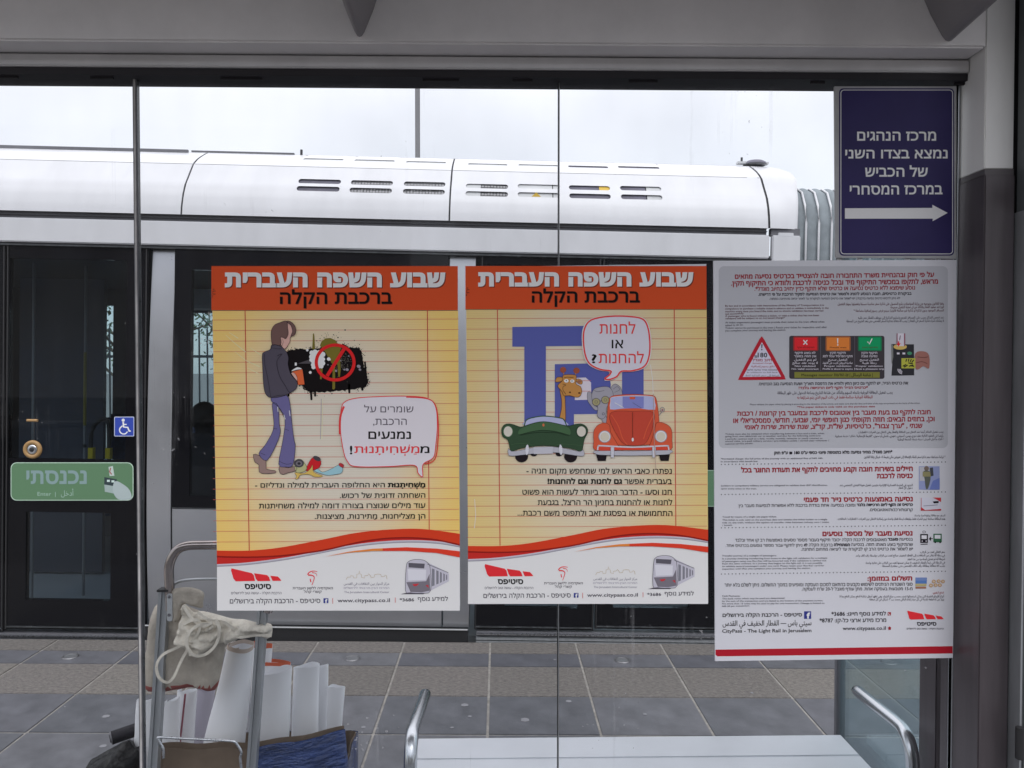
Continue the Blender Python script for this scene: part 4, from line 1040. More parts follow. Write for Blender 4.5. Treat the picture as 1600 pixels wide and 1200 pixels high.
for k in range(60): P.disc(rr.gauss(900, 80), rr.gauss(340, 40), rr.uniform(2, 7), rr.uniform(2, 6), ol, 5, 6)
wh = ink(196, 194, 208)
for x, y, r_ in ((700, 490, 30), (740, 480, 32), (790, 490, 34), (835, 510, 34), (700, 540, 34), (690, 580, 22), (840, 570, 26), (835, 620, 32), (720, 640, 32), (720, 670, 26), (770, 660, 36), (820, 660, 26), (765, 570, 84), (910, 568, 22), (643, 457, 16), (680, 735, 18), (500, 630, 14), (925, 575, 12)): P.disc(x, y, r_, r_, wh, 7, 16)
P.poly([(525, 625), (680, 570), (690, 625)], ink(66, 62, 66), 6)
P.ring(992, 611, 236, 218, 40, ink(176, 30, 32), 9, 48); P.stroke([(1105, 440), (890, 780)], 44, ink(176, 30, 32), 8)
P.build('spray_paint_picture')
# walking man
line = ink(28, 22, 32); hair_ = ink(92, 70, 66); skin_ = ink(176, 140, 130); coat = ink(66, 62, 72); jean = ink(88, 84, 122); shoe = ink(124, 104, 98)
def shape(pts, m, lay, n=4, wd=5): P.poly(pts, m, lay, n); P.stroke(pts, wd, line, lay + 1, n, True)
shape([(390, 110), (440, 130), (480, 240), (432, 300), (425, 355), (370, 440), (320, 400), (300, 300), (340, 200)], skin_, 10)
P.stroke([(330, 405), (345, 350), (330, 320)], 3, line, 12, 3)
shape([(205, 385), (195, 230), (230, 150), (300, 115), (385, 95), (400, 180), (405, 260), (375, 315), (345, 300), (310, 300), (318, 360), (300, 400), (245, 390)], hair_, 12)
shape([(385, 95), (430, 98), (480, 140), (503, 200), (490, 260), (440, 285), (460, 220), (440, 150), (405, 120)], hair_, 12)
shape([(205, 390), (300, 402), (365, 455), (395, 500), (410, 560), (405, 640), (440, 760), (515, 850), (510, 930), (440, 985), (330, 1035), (195, 1050), (130, 1010), (100, 900), (88, 700), (82, 520), (110, 480), (180, 450)], coat, 12)
P.stroke([(270, 530), (330, 505), (265, 600), (300, 780), (370, 900), (410, 970), (460, 1000)], 5, line, 15, 4); P.stroke([(110, 500), (115, 640), (150, 800), (190, 1050)], 4, line, 15, 4); P.stroke([(212, 430), (270, 440), (330, 440)], 4, line, 15, 4); P.stroke([(205, 385), (200, 440)], 5, line, 15)
shape([(445, 745), (480, 740), (515, 790), (520, 840), (490, 810)], skin_, 12, 3, 3)
P.poly([(445, 720), (480, 690), (520, 670), (560, 680), (575, 695), (520, 700)], ink(190, 186, 190), 11, 2); P.poly([(452, 725), (585, 695), (612, 885), (530, 890), (515, 780)], ink(192, 84, 48), 11); P.stroke([(452, 725), (585, 695), (612, 885)], 4, line, 12); P.rect(488, 612, 512, 650, ink(186, 184, 196), 11)
# legs and shoes (zoom 8x from 380,600)
P.zoom = (380, 600, 8)
shape([(365, 165), (545, 140), (590, 260), (612, 480), (640, 700), (655, 780), (625, 1010), (540, 1035), (448, 1000), (500, 700), (525, 440), (440, 280), (365, 225)], jean, 11, 3)
shape([(368, 240), (440, 275), (455, 500), (468, 600), (420, 750), (300, 955), (200, 870), (280, 760), (380, 570), (380, 400)], jean, 10, 3)
P.stroke([(448, 960), (540, 1000), (612, 990)], 4, line, 13, 3); P.stroke([(220, 860), (280, 885)], 4, line, 13); P.stroke([(440, 280), (530, 440)], 5, line, 13); P.stroke([(520, 560), (575, 580)], 4, line, 13); P.stroke([(380, 555), (430, 560)], 4, line, 13)
P.stroke([(436, 285), (440, 345)], 9, wh, 13); P.stroke([(512, 385), (530, 440)], 8, wh, 13); P.stroke([(580, 330), (590, 400)], 8, wh, 13)
shape([(130, 880), (200, 890), (290, 960), (290, 1060), (400, 1080), (405, 1110), (290, 1120), (205, 1100), (200, 1010), (150, 975)], shoe, 9, 2); shape([(455, 1030), (560, 1045), (660, 1030), (665, 1080), (560, 1110), (500, 1130), (460, 1105)], shoe, 9, 2)
# litter: tins, peel, bottle
shape([(650, 1000), (680, 940), (740, 950), (800, 1040), (770, 1090), (680, 1110), (650, 1060)], ink(150, 150, 110), 9, 3, 3); P.disc(700, 990, 62, 52, ink(60, 58, 62), 11, 18); P.disc(702, 992, 40, 32, ink(96, 92, 98), 12, 16); P.disc(702, 992, 20, 16, ink(40, 38, 42), 13, 12)
shape([(785, 1080), (830, 970), (880, 915), (975, 960), (955, 1040), (880, 1075)], ink(166, 30, 36), 9, 2, 3); P.disc(925, 930, 52, 28, ink(60, 56, 60), 11, 16, .45)
shape([(650, 1105), (760, 1115), (840, 1060), (870, 1010), (885, 1100), (1000, 1150), (900, 1160), (830, 1130), (720, 1135), (690, 1180), (655, 1185), (670, 1150)], ink(176, 150, 80), 10, 3, 3)
shape([(890, 1085), (940, 1060), (990, 1100), (1080, 1070), (1140, 1040), (1200, 1010), (1245, 1050), (1230, 1110), (1150, 1130), (1060, 1140), (980, 1120)], ink(126, 162, 170), 9, 3, 3); shape([(1195, 1010), (1215, 985), (1260, 1010), (1245, 1045)], ink(150, 44, 48), 11, 2, 3)
P.build('walking_man_picture')
# creases worn into the sheet
P.zoom = Z1; crease = ink(206, 190, 150)
for pts in (((125, 470), (180, 520), (245, 572)), ((145, 455), (200, 490)), ((180, 570), (250, 625), (330, 660)), ((255, 665), (320, 700)), ((270, 545), (335, 590)), ((702, 850), (700, 960), (697, 1090))): P.stroke(pts, 4, crease, 3.5, taper=(.4, 1))
P.stroke([(694, 850), (692, 960), (689, 1090)], 3, ink(136, 130, 136), 3.5)
P.build('paper_creases')
# speech bubble
P.zoom = Z1
bub = [(815, 905), (840, 865), (910, 845), (1050, 836), (1200, 834), (1320, 845), (1372, 890), (1385, 1000), (1375, 1130), (1360, 1200), (1300, 1240), (1298, 1312), (1270, 1290), (1248, 1245), (1100, 1252), (900, 1252), (850, 1220), (825, 1150), (808, 1020)]
bb_ = [(p.x, p.y) for p in catmull([(a, b_, 0) for a, b_ in bub], True, 5)]
P.poly([(x + (x - 1095) * .012, y + (y - 1040) * .012) for x, y in bb_], wh, 14); P.poly(bb_, ink(182, 178, 194), 15)
P.stroke([(x, y) for x, y in bb_], 5, ink(186, 50, 52), 16, closed=True)
P.stroke([(1200, 840), (1320, 848), (1372, 885), (1390, 985), (1388, 1110), (1370, 1210), (1310, 1238)], 6, ink(186, 50, 52), 16, 4); P.stroke([(806, 1060), (808, 960), (830, 895)], 12, ink(186, 50, 52), 16, 4)
gr = ink(72, 66, 76)
P.text('שומרים על', 950, 1243, 895, 930, gr, 17); P.text('הרכבת,', 1003, 1203, 968, 1005, gr, 17); P.text('נמנעים', 975, 1228, 1044, 1088, black, 17, .016)
P.text('מ', 1283, 1338, 1132, 1172, black, 17, .016); P.text('מַשְׁחִיתָנוּת', 892, 1278, 1132, 1172, ink(184, 52, 56), 17, .012); P.text('!', 865, 880, 1128, 1180, black, 17, .03)
P.build('speech_bubble')
P.zoom = Z2
P.text('מַשְׁחִיתָנוּת', 1090, 1313, 360, 386, black, 5, .04); P.text('היא החלופה העברית למילה ונדליזם -', 300, 1072, 362, 388, black, 5, .012, dy=-2)
P.text('השחתה זדונית של רכוש.', 805, 1313, 423, 450, black, 5, .012, dy=-2); P.text('עוד מילים שנוצרו בצורה דומה למילה משחיתנות', 323, 1313, 484, 512, black, 5, .012, dy=-3)
P.text('הן מצליחנות, מַתירנות, מציצנות.', 655, 1313, 547, 574, black, 5, .012, dy=-2); P.build('lettering')
waves(P, 73, 1518); P.build('wave_band'); footer(P, 0, 0, 1); P.build('footer_logos')

# ---------------- second poster
ctr = at(916, 680, YP2)
p2 = empty('poster', (ctr.x, YP2, ctr.z), 'orange poster with a giraffe and an elephant in cartoon cars beside the white notice', 'poster', 'orange language week posters')
s2 = sheet(p2, YP2, [(727, 417), (1103.6, 412.5), (1106.6, 942.5), (732.7, 944)], m_paper)
P = Print(p2, sheet_plane(p2, YP2)); Z1, Z2 = (715, 400, 3.951), (715, 660, 3.951)
P.zoom = Z1
P.poly([(53, 330), (1537, 322), (1546, 1027 + 700), (65, 1027 + 780)], m_ruled2, 1); P.build('ruled_paper')
ruled(P, 56, 1540, [384 + 64.3 * k for k in range(22)], (246, 262), (1337, 1347), 326, 1027 + 760, 3); P.build('ruled_lines')
header(P, 48, 1536, 62, 328, (79, 1407, 410, 1076), 2); P.build('header_band')
blue = ink(72, 78, 136); wline = ink(178, 172, 180)
# big blue letters
P.poly([(338, 438), (790, 432), (800, 555), (545, 557), (545, 1060), (412, 1060), (412, 560), (338, 560)], blue, 4)
P.poly([(600, 668), (860, 662), (930, 700), (945, 790), (940, 900), (870, 975), (718, 977), (718, 1075), (600, 1075)], blue, 4)
P.poly([(723, 752), (790, 750), (823, 780), (825, 860), (800, 888), (723, 889)], wline, 5); P.rect(1015, 640, 1148, 950, blue, 4)
for k in (6, 7): P.stroke([(723, 384 + 64.3 * k), (824, 384 + 64.3 * k)], 2.6, ink(164, 84, 72), 6)
P.build('blue_letters_picture')
# giraffe, elephant (zoom 10x from 840,560)
P.zoom = (840, 560, 10)
gir = ink(160, 114, 62); girl = ink(60, 34, 22)
def shp(pts, m, lay, n=3, wd=6, lc_=None): P.poly(pts, m, lay, n); P.stroke(pts, wd, lc_ or girl, lay + 1, n, True)
shp([(345, 480), (415, 560), (432, 700), (428, 1010), (330, 1010), (370, 800), (372, 640)], gir, 7)
P.stroke([(410, 250), (400, 200)], 14, gir, 7); P.stroke([(590, 250), (605, 200)], 14, gir, 7); P.disc(398, 178, 48, 46, ink(128, 68, 52), 8); P.disc(606, 190, 50, 46, ink(128, 68, 52), 8)
shp([(275, 360), (300, 300), (350, 290), (400, 310), (380, 350), (320, 370)], gir, 8); shp([(590, 340), (640, 320), (695, 350), (690, 400), (640, 395)], gir, 8); P.disc(650, 360, 34, 20, ink(130, 84, 66), 10)
shp([(405, 260), (590, 260), (600, 330), (600, 400), (670, 440), (690, 520), (660, 590), (600, 605), (500, 580), (410, 580), (380, 520), (315, 440), (330, 400), (390, 340)], gir, 10)
P.disc(447, 350, 36, 28, ink(200, 198, 200), 12); P.disc(540, 355, 34, 26, ink(200, 198, 200), 12); P.disc(447, 345, 9, 9, black, 13); P.disc(536, 352, 9, 9, black, 13)
P.stroke([(412, 300), (460, 292), (560, 296)], 7, girl, 13); P.disc(505, 528, 15, 11, girl, 12); P.disc(650, 540, 20, 11, girl, 12); P.stroke([(390, 400), (440, 415), (400, 440), (395, 490), (440, 560)], 6, girl, 13, 4)
P.build('giraffe_picture')
el_ = ink(134, 132, 140); ell = ink(72, 70, 78)
def she(pts, lay, n=3, m=None): P.poly(pts, m or el_, lay, n); P.stroke(pts, 6, ell, lay + 1, n, True)
she([(1140, 480), (1170, 420), (1220, 400), (1290, 450), (1320, 540), (1310, 640), (1200, 680), (1140, 620)], 7); P.stroke([(1180, 480), (1240, 440), (1280, 490), (1200, 530)], 5, ell, 9, 4)
she([(780, 530), (840, 540), (850, 640), (870, 720), (960, 780), (900, 810), (820, 720), (780, 650)], 7)
she([(845, 560), (880, 480), (960, 450), (1070, 440), (1140, 470), (1180, 560), (1160, 700), (1080, 760), (1070, 860), (1040, 930), (980, 940), (930, 890), (940, 760), (880, 700), (850, 640)], 9)
she([(1000, 940), (1060, 880), (1090, 1010), (1040, 1020)], 8); P.ring(1025, 865, 18, 18, 7, ell, 12, 14); P.stroke([(880, 500), (940, 520), (1040, 500)], 5, ell, 12, 3)
for cx, cy in ((913, 680), (1056, 648)): P.disc(cx, cy, 60, 58, ink(136, 130, 96), 12); P.ring(cx, cy, 60, 58, 8, ell, 13, 24); P.ring(cx, cy, 22, 20, 5, ell, 13, 14)
P.stroke([(970, 668), (1000, 660)], 9, ell, 13); P.build('elephant_picture')
# green car (zoom 10x from 770,610)
P.zoom = (770, 610, 10)
dg = ink(44, 64, 46); gb = ink(58, 84, 58); gl_ = ink(24, 36, 26); chrome_ = ink(150, 150, 158)
def shc(pts, m, lay, n=3, wd=6, c_=None): P.poly(pts, m, lay, n); P.stroke(pts, wd, c_ or gl_, lay + 1, n, True)
for x in (450, 1215): P.disc(x, 1030, 102, 92, ink(26, 20, 24), 9)
for x in (640, 1035): P.disc(x, 985, 56, 44, ink(26, 20, 24), 9)
P.poly([(500, 545), (545, 460), (700, 415), (850, 408), (1050, 435), (1110, 470), (1145, 555)], ink(146, 150, 178), 10, 3); P.stroke([(490, 555), (535, 455), (700, 410), (850, 402), (1050, 430), (1115, 465), (1155, 560)], 16, ink(48, 72, 52), 11, 4)
shc([(135, 620), (170, 545), (240, 520), (330, 535), (430, 570), (520, 545), (650, 505), (790, 485), (950, 505), (1100, 540), (1190, 552), (1300, 525), (1400, 525), (1470, 580), (1480, 660), (1430, 760), (1405, 880), (1380, 950), (1200, 900), (800, 860), (450, 900), (290, 950), (260, 860), (230, 770), (155, 720)], dg, 12)
P.poly([(415, 610), (520, 560), (650, 515), (790, 492), (950, 512), (1100, 550), (1200, 600), (1195, 700), (1000, 640), (800, 620), (600, 650), (410, 690)], gb, 14, 3)
P.stroke([(405, 695), (600, 645), (780, 620), (1000, 645), (1200, 700)], 7, gl_, 15, 4); P.stroke([(430, 700), (600, 665), (780, 650), (820, 655), (1000, 660), (1180, 710)], 5, gl_, 15, 4); P.stroke([(280, 850), (380, 830), (550, 830), (640, 880)], 6, gb, 15, 4); P.stroke([(960, 860), (1100, 835), (1390, 860)], 6, gb, 15, 4)
P.disc(238, 640, 82, 92, gb, 14, 24); P.disc(238, 640, 68, 80, ink(172, 168, 158), 15, 24); P.disc(1382, 640, 90, 96, ink(34, 52, 38), 14, 24); P.disc(1382, 640, 70, 80, ink(172, 168, 158), 15, 24); P.disc(790, 540, 17, 24, ink(170, 90, 60), 15, 12)
shc([(245, 900), (290, 950), (420, 935), (640, 890), (940, 880), (1180, 915), (1360, 955), (1400, 925), (1425, 960), (1415, 1020), (1300, 1015), (1100, 985), (940, 965), (640, 985), (420, 1010), (250, 1015)], chrome_, 16, 2, 5, ink(84, 84, 92))
shc([(630, 885), (945, 878), (935, 985), (640, 992)], ink(160, 160, 168), 18, 0, 4, ink(90, 90, 98)) if False else P.poly([(632, 885), (942, 878), (936, 985), (640, 992)], ink(158, 158, 166), 18)
for x in (535, 1060): P.disc(x, 925, 26, 82, ink(176, 176, 184), 19, 16, .08 if x < 700 else -.08)
P.build('green_car_picture')
# red car (zoom 10x from 910,600)
P.zoom = (910, 600, 10)
rc = ink(176, 76, 52); rd = ink(160, 60, 46); rl = ink(96, 36, 30)
def shr(pts, m, lay, n=3, wd=5, c_=None): P.poly(pts, m, lay, n); P.stroke(pts, wd, c_ or rl, lay + 1, n, True)
for x in (295, 1275): P.poly([(x - 90, 1080), (x + 92, 1080), (x + 70, 1200), (x - 55, 1200)], ink(26, 20, 24), 9)
shr([(385, 500), (400, 300), (430, 210), (520, 175), (780, 160), (1050, 172), (1130, 195), (1165, 300), (1195, 580), (1180, 900), (780, 960), (380, 900)], rc, 10)
P.poly([(432, 395), (440, 260), (470, 205), (780, 182), (1080, 195), (1120, 250), (1130, 400), (900, 380), (780, 378), (600, 385)], ink(146, 150, 180), 12, 2); P.stroke([(432, 395), (440, 260), (470, 205), (780, 182), (1080, 195), (1120, 250), (1130, 400)], 8, ink(180, 176, 186), 13, 3)
P.rect(625, 195, 955, 378, ink(106, 110, 162), 13); P.stroke([(500, 290), (640, 368)], 10, ink(190, 190, 200), 14); P.stroke([(780, 290), (920, 375)], 7, ink(70, 74, 110), 14); P.poly([(735, 198), (820, 198), (820, 236), (735, 236)], rc, 15)
shr([(430, 460), (560, 420), (780, 425), (1000, 420), (1115, 460), (1110, 600), (1050, 800), (960, 940), (780, 960), (640, 930), (540, 800), (440, 600)], rd, 14)
P.stroke([(450, 480), (560, 660), (620, 840), (700, 950)], 16, rc, 16, 4); P.stroke([(1110, 480), (1010, 680), (950, 860)], 16, rc, 16, 4); P.stroke([(780, 440), (782, 850)], 8, rl, 17); P.stroke([(770, 440), (770, 820)], 4, rc, 17); P.disc(782, 868, 17, 30, ink(186, 184, 186), 18, 14)
shr([(175, 900), (175, 740), (230, 650), (330, 605), (420, 640), (440, 760), (540, 930), (560, 1030), (200, 1030)], rc, 15); shr([(1395, 880), (1390, 720), (1330, 640), (1230, 600), (1150, 610), (1120, 740), (1060, 930), (1020, 1030), (1370, 1030)], rc, 15)
for x, y in ((345, 820), (1222, 815)): P.disc(x, y, 98, 96, ink(128, 126, 130), 17, 26); P.disc(x, y, 86, 86, ink(182, 180, 184), 18, 26); P.disc(x, y + 4, 68, 70, ink(174, 168, 154), 19, 26)
P.poly([(250, 985), (1340, 985), (1345, 1030), (240, 1030)], ink(176, 60, 46), 17)
P.stroke([(235, 1030), (245, 970), (300, 962), (780, 985), (1290, 962), (1335, 975), (1345, 1030)], 22, ink(168, 168, 176), 18, 3)
shr([(195, 1040), (780, 1045), (1380, 1030), (1365, 1080), (1290, 1100), (780, 1115), (290, 1105), (205, 1085)], ink(150, 150, 158), 19, 2, 4, ink(80, 80, 88))
for x in (465, 1112): P.poly([(x - 28, 985), (x + 28, 985), (x + 24, 1145), (x - 24, 1145)], ink(168, 168, 176), 21); P.stroke([(x - 28, 985), (x - 24, 1145), (x + 24, 1145), (x + 28, 985)], 4, ink(80, 80, 88), 22)
P.stroke([(1195, 490), (1240, 430)], 9, ink(100, 100, 108), 12); P.ring(1245, 400, 34, 36, 9, ink(110, 110, 118), 12, 18); P.disc(1245, 405, 16, 18, ink(130, 100, 110), 13, 10)
P.build('red_car_picture')
P.zoom = Z1; crease = ink(204, 196, 186)
P.stroke([(1190, 670), (1203, 760), (1207, 850)], 3.5, crease, 3.6); P.stroke([(1207, 850), (1212, 1180), (1222, 1320)], 3.5, ink(150, 128, 118), 23); P.stroke([(105, 1500), (112, 1600), (104, 1680)], 3, crease, 3.6)
P.build('paper_creases')
bub = [(777, 540), (780, 460), (810, 405), (870, 382), (960, 372), (1060, 374), (1140, 390), (1172, 440), (1185, 530), (1180, 620), (1150, 682), (1080, 708), (1010, 712), (980, 745), (935, 762), (908, 757), (935, 735), (944, 710), (880, 700), (820, 670), (790, 620)]
bb_ = [(p.x, p.y) for p in catmull([(a, b_, 0) for a, b_ in bub], True, 5)]
P.poly([(x + (x - 985) * .05, y + (y - 540) * .035) for x, y in bb_], wh, 14); P.poly(bb_, ink(176, 174, 190), 15); P.stroke(bb_, 9, ink(186, 54, 54), 16, closed=True)
rdx = ink(186, 54, 54)
P.text('לחנות', 875, 1096, 421, 480, rdx, 17, .004); P.text('או', 950, 1022, 518, 570, black, 17, .008); P.text('להחנות', 870, 1148, 604, 662, rdx, 17, .004); P.text('?', 826, 858, 606, 662, black, 17, .02)
P.build('speech_bubble'); P.zoom = Z2
P.text('נפתרו כאבי הראש למי שמחפש מקום חניה -', 425, 1322, 285, 315, black, 5, .010, dy=2)
P.text('בעברית אפשר', 1030, 1322, 350, 380, black, 5, .010); P.text('גם לחנות וגם להחנות!', 555, 1015, 350, 380, black, 5, .042)
P.text('חנו וסעו - הדבר הטוב ביותר לעשות הוא פשוט', 400, 1322, 416, 446, black, 5, .010); P.text('לחנות או להחנות בחניון הר הרצל, בגבעת', 495, 1325, 480, 510, black, 5, .010); P.text('התחמושת או בפסגת זאב ולתפוס משם רכבת...', 370, 1326, 545, 575, black, 5, .010, dy=2)
P.build('lettering'); waves(P, 64, 1545); P.build('wave_band'); footer(P, 10, 6, 1); P.build('footer_logos')

# ---------------- white notice
YN = 1.5495
ctr = at(1304, 720, YN)
nb = empty('notice_board', (ctr.x, YN, ctr.z), 'white ticket rules notice with red Hebrew headings and a red bottom stripe', 'notice')
q = MB(); pts = [at(x, y, YN) for x, y in ((1115, 407.5), (1494.5, 406), (1489, 1028), (1117.5, 1033))]; vs = [Vector((p.x - ctr.x, 0, p.z - ctr.z)) for p in pts]
bk = [v + Vector((0, .004, 0)) for v in vs]; m_board = mat('board_white', (.77, .775, .83), .35, vary=.02, vscale=4, coat=.15)
q.add(vs + bk, [(3, 2, 1, 0), (4, 5, 6, 7), (0, 1, 5, 4), (1, 2, 6, 5), (2, 3, 7, 6), (3, 0, 4, 7)], m_board); q.build('board', nb)
P = Print(nb, sheet_plane(nb, YN)); ZA = (1100, 400, 4); ZB = (1110, 510, 4.2105); ZC = (1110, 680, 4.2105); ZD = (1110, 850, 4.2105)
P.zoom = (0, 0, 1)
P.poly(rrect(1123, 1481, 416, 700, 8), ink(151, 152, 157), 1)
P.build('grey_panel'); P.poly([(1118, 1015), (1488.5, 1009.5), (1488.5, 1021), (1121, 1025.5), (1118, 1023)], ink(140, 24, 36), 1); P.build('red_stripe')
dr = ink(124, 18, 30); dk = ink(22, 18, 26); dk2 = ink(52, 48, 58); brn = ink(78, 44, 50)
P.zoom = ZA
P.text('על פי חוק ובהנחיית משרד התחבורה חובה להצטייד בכרטיס נסיעה מתאים', 193, 1437, 116, 143, dr, 3, .03, dy=-12)
P.text('מראש, לתקפו במכשיר התיקוף מיד ובכל כניסה לרכבת ולוודא כי התיקוף תקין.', 168, 1462, 158, 186, dr, 3, .03, dy=-12)
P.text('נוסע שימצא ללא כרטיס נסיעה או כרטיס שלא תוקף כדין יחויב בחיוב מוגדל*.', 315, 1318, 196, 218, dr, 3, .02, dy=-8)
P.text('בביקורת כרטיסים, חובת הנוסע להציג ולמסור את כרטיס הנסיעה לפקיד הרכבת על פי דרישתו.', 338, 1296, 233, 249, dk, 3, .03, dy=-6)
P.text('לא ניתן לרכוש כרטיס נסיעה ברכבת | יש לשמור את כרטיס הנסיעה לביקורת עד לאחר יציאה מהתחנה התחנה.', 407, 1225, 262, 274, dk2, 3, .01, dy=-4)
en = ['By law and in accordance with instructions of the Ministry of Transportation it is', 'compulsory to purchase a suitable ticket in advance and to validate it immediately in the', 'machine every time you board the train, and to ensure validation has been carried', 'out successfully.',
      'A passenger who is found without a ticket, or with a ticket that has not been', 'validated will be subject to an increased charge*']
for (t, x1, y) in zip(en, (750, 778, 745, 250, 718, 505), (306, 324, 341, 357, 370, 385)): P.text(t, 132, x1, y, y + 11, brn, 3, .012, dy=-5)
for (t, x1, y) in zip(['At ticket inspections passengers must provide their ticket to the train official when', 'asked to do so.', 'Tickets cannot be purchased in the train | Retain your ticket for inspection until after', 'you complete your journey and leaving the station.'], (752, 245, 768, 512), (410, 428, 444, 461)): P.text(t, 132, x1, y, y + 11, dk2, 3, .008, dy=-5)
for (t, x0, y) in zip(['وفقا للقانون وبتوجيه من وزارة المواصلات يلزم الحصول على تذكرة سفر مناسبة مسبقا وتفعيلها بجهاز التفعيل', 'فورا عند صعود القطار والتأكد من ان عملية التفعيل صحيحة', 'المسافر الموجود بدون تذكرة او تذكرة غير صالحة قانونيا سيتم فرض رسوم إضافية مضاعفة *'], (835, 1165, 935), (294, 314, 336)): P.text(t, x0, 1498, y, y + 13, brn, 3, .01, dy=-3)
for (t, x0, y) in zip(['عند فحص التذاكر يجب على المسافر تقديم وتسليم التذكرة إلى موظف القطار عند طلبه', 'لا يمكنك شراء تذكرة السفر في القطار | يجب الاحتفاظ بتذكرة السفر للفحص حتى بعد الخروج من المحطة'], (962, 890), (380, 401)): P.text(t, x0, 1498, y, y + 13, dk2, 3, .006, dy=-3)
# triangle, monitor, validator (ZB)
P.zoom = ZB
P.poly([(338, 76), (352, 84), (487, 325), (484, 345), (470, 350), (210, 353), (190, 348), (190, 330), (322, 84)], ink(150, 30, 42), 3, 2); P.poly([(338, 104), (464, 330), (212, 333)], ink(170, 168, 182), 4)
P.stroke([(338, 118), (337, 143)], 7, dk, 5, taper=(1.2, .7)); P.disc(337, 153, 4.5, 4.5, dk, 5, 10); P.text('180', 310, 373, 173, 204, black, 5, .02); P.text('₪', 290, 307, 186, 206, black, 5, .01)
P.text('חיוב מוגדל', 275, 402, 214, 230, dr, 5, .02); P.text('Increased charge', 278, 402, 237, 246, dr, 5, .01); P.text('دفع رسوم إضافية', 268, 420, 257, 268, dr, 5, .01)
P.text('בתוספת מחיר נסיעה מלאה', 240, 438, 282, 292, dk2, 5, .01); P.text('In addition to full fare', 240, 440, 298, 307, dk2, 5); P.text('إضافة إلى سعر التذكرة كاملا', 228, 452, 318, 328, dk2, 5)
P.poly(rrect(518, 1144, 62, 345, 14), ink(52, 48, 52), 3)
for k in (724, 948): P.stroke([(k, 66), (k, 292)], 2, ink(96, 92, 100), 4)
for (x0, x1, c_, gl2, tt) in ((552, 700, (182, 36, 42), (120, 44, 44), 'הכרטיס לא תוקף'), (766, 912, (190, 106, 48), (140, 84, 50), 'Please wait'), (978, 1118, (18, 128, 80), (30, 96, 66), 'התיקוף תקין')):
    P.poly(rrect(x0 - 9, x1 + 9, 66, 162, 10), ink(*gl2), 4); P.rect(x0, 74, x1, 154, ink(*c_), 5); P.text(tt, x0 + 18, x1 - 18, 134, 143, ink(70, 30, 26), 6, .01)
wx_ = ink(206, 204, 212)
P.stroke([(610, 90), (636, 120)], 7, wx_, 7); P.stroke([(636, 90), (610, 120)], 7, wx_, 7); P.stroke([(835, 78), (836, 112)], 8, wx_, 7, taper=(1.2, .7)); P.disc(836, 122, 5, 5, wx_, 7, 10); P.stroke([(1032, 100), (1044, 116), (1062, 80)], 7, wx_, 7)
tx_ = ink(176, 172, 180)
for (xc, ls) in ((622, ('לא בוצע תיקוף', 'אין חוזה במוצר', 'لم يتم التفعيل', 'لا يوجد عقد صالح', 'Not validated', 'No valid contract')), (836, ('תיקוף תקין', 'תוקף הפרופיל עומד לפוג', 'التفعيل صحيح', 'صلاحية البروفيل قاربت على الانتهاء', 'Proper validation', 'Profile is about to expire')), (1044, ('תיקוף תקין', 'נסיעה טובה', 'التفعيل صحيح', 'رحلة طيبة', 'Proper validation', 'Have a pleasant trip'))):
    for t, y, h_ in zip(ls, (168, 190, 213, 234, 255, 274), (13, 13, 12, 12, 11, 11)): hw = min(98, len(t) * 5.2); P.text(t, xc - hw, xc + hw, y, y + h_, tx_, 5, .012)
P.rect(552, 300, 1113, 338, ink(104, 104, 48), 4); P.text('Messages monitor', 598, 805, 311, 328, ink(36, 36, 24), 5, .01); P.text('| شاشة الرسائل | צג הודעות', 812, 1066, 311, 328, ink(36, 36, 24), 5, .02)
P.poly([(1188, 116), (1338, 118), (1340, 322), (1190, 324), (1196, 250), (1190, 180)], ink(40, 40, 44), 3); P.poly([(1188, 116), (1200, 122), (1202, 200), (1192, 250)], ink(104, 106, 104), 4)
P.disc(1247, 134, 44, 19, ink(176, 150, 84), 4, 20); P.rect(1224, 46, 1280, 130, ink(176, 172, 180), 5); P.rect(1224, 46, 1230, 124, ink(120, 70, 84), 6); P.rect(1272, 46, 1280, 130, ink(120, 70, 84), 6); P.stroke([(1248, 60), (1243, 90)], 5, ink(80, 70, 80), 6)
P.stroke([(1236, 98), (1236, 120)], 8, ink(184, 36, 40), 7); P.poly([(1222, 112), (1250, 112), (1236, 132)], ink(184, 36, 40), 7); P.rect(1225, 172, 1243, 184, tx_, 5); P.rect(1262, 172, 1280, 184, tx_, 5); P.disc(1309, 177, 16, 11, ink(60, 120, 88), 5, 14)
P.rect(1255, 209, 1347, 276, ink(150, 150, 60), 6)
for (a, c_) in (((1290, 215), (1283, 232)), ((1304, 213), (1300, 232)), ((1320, 215), (1312, 234)), ((1336, 220), (1322, 238)), ((1300, 240), (1330, 246)), ((1264, 262), (1286, 250)), ((1272, 268), (1296, 254)), ((1304, 262), (1332, 254)), ((1310, 258), (1338, 262))): P.stroke([a, c_], 7, ink(30, 28, 30), 7)
P.poly([(1347, 176), (1400, 164), (1437, 190), (1437, 276), (1400, 262), (1372, 280), (1352, 282), (1347, 250)], ink(134, 92, 84), 5, 3); P.stroke([(1360, 200), (1400, 205), (1430, 200)], 4, ink(92, 58, 54), 7, 3); P.stroke([(1350, 240), (1390, 232), (1425, 245)], 4, ink(92, 58, 54), 7, 3)
for r_ in (14, 22, 30): P.stroke([(1262 + r_ * math.cos(a), 282 + r_ * math.sin(a)) for a in [R(x) for x in range(95, 186, 15)]], 4.5, tx_, 5)
P.build('pictograms')
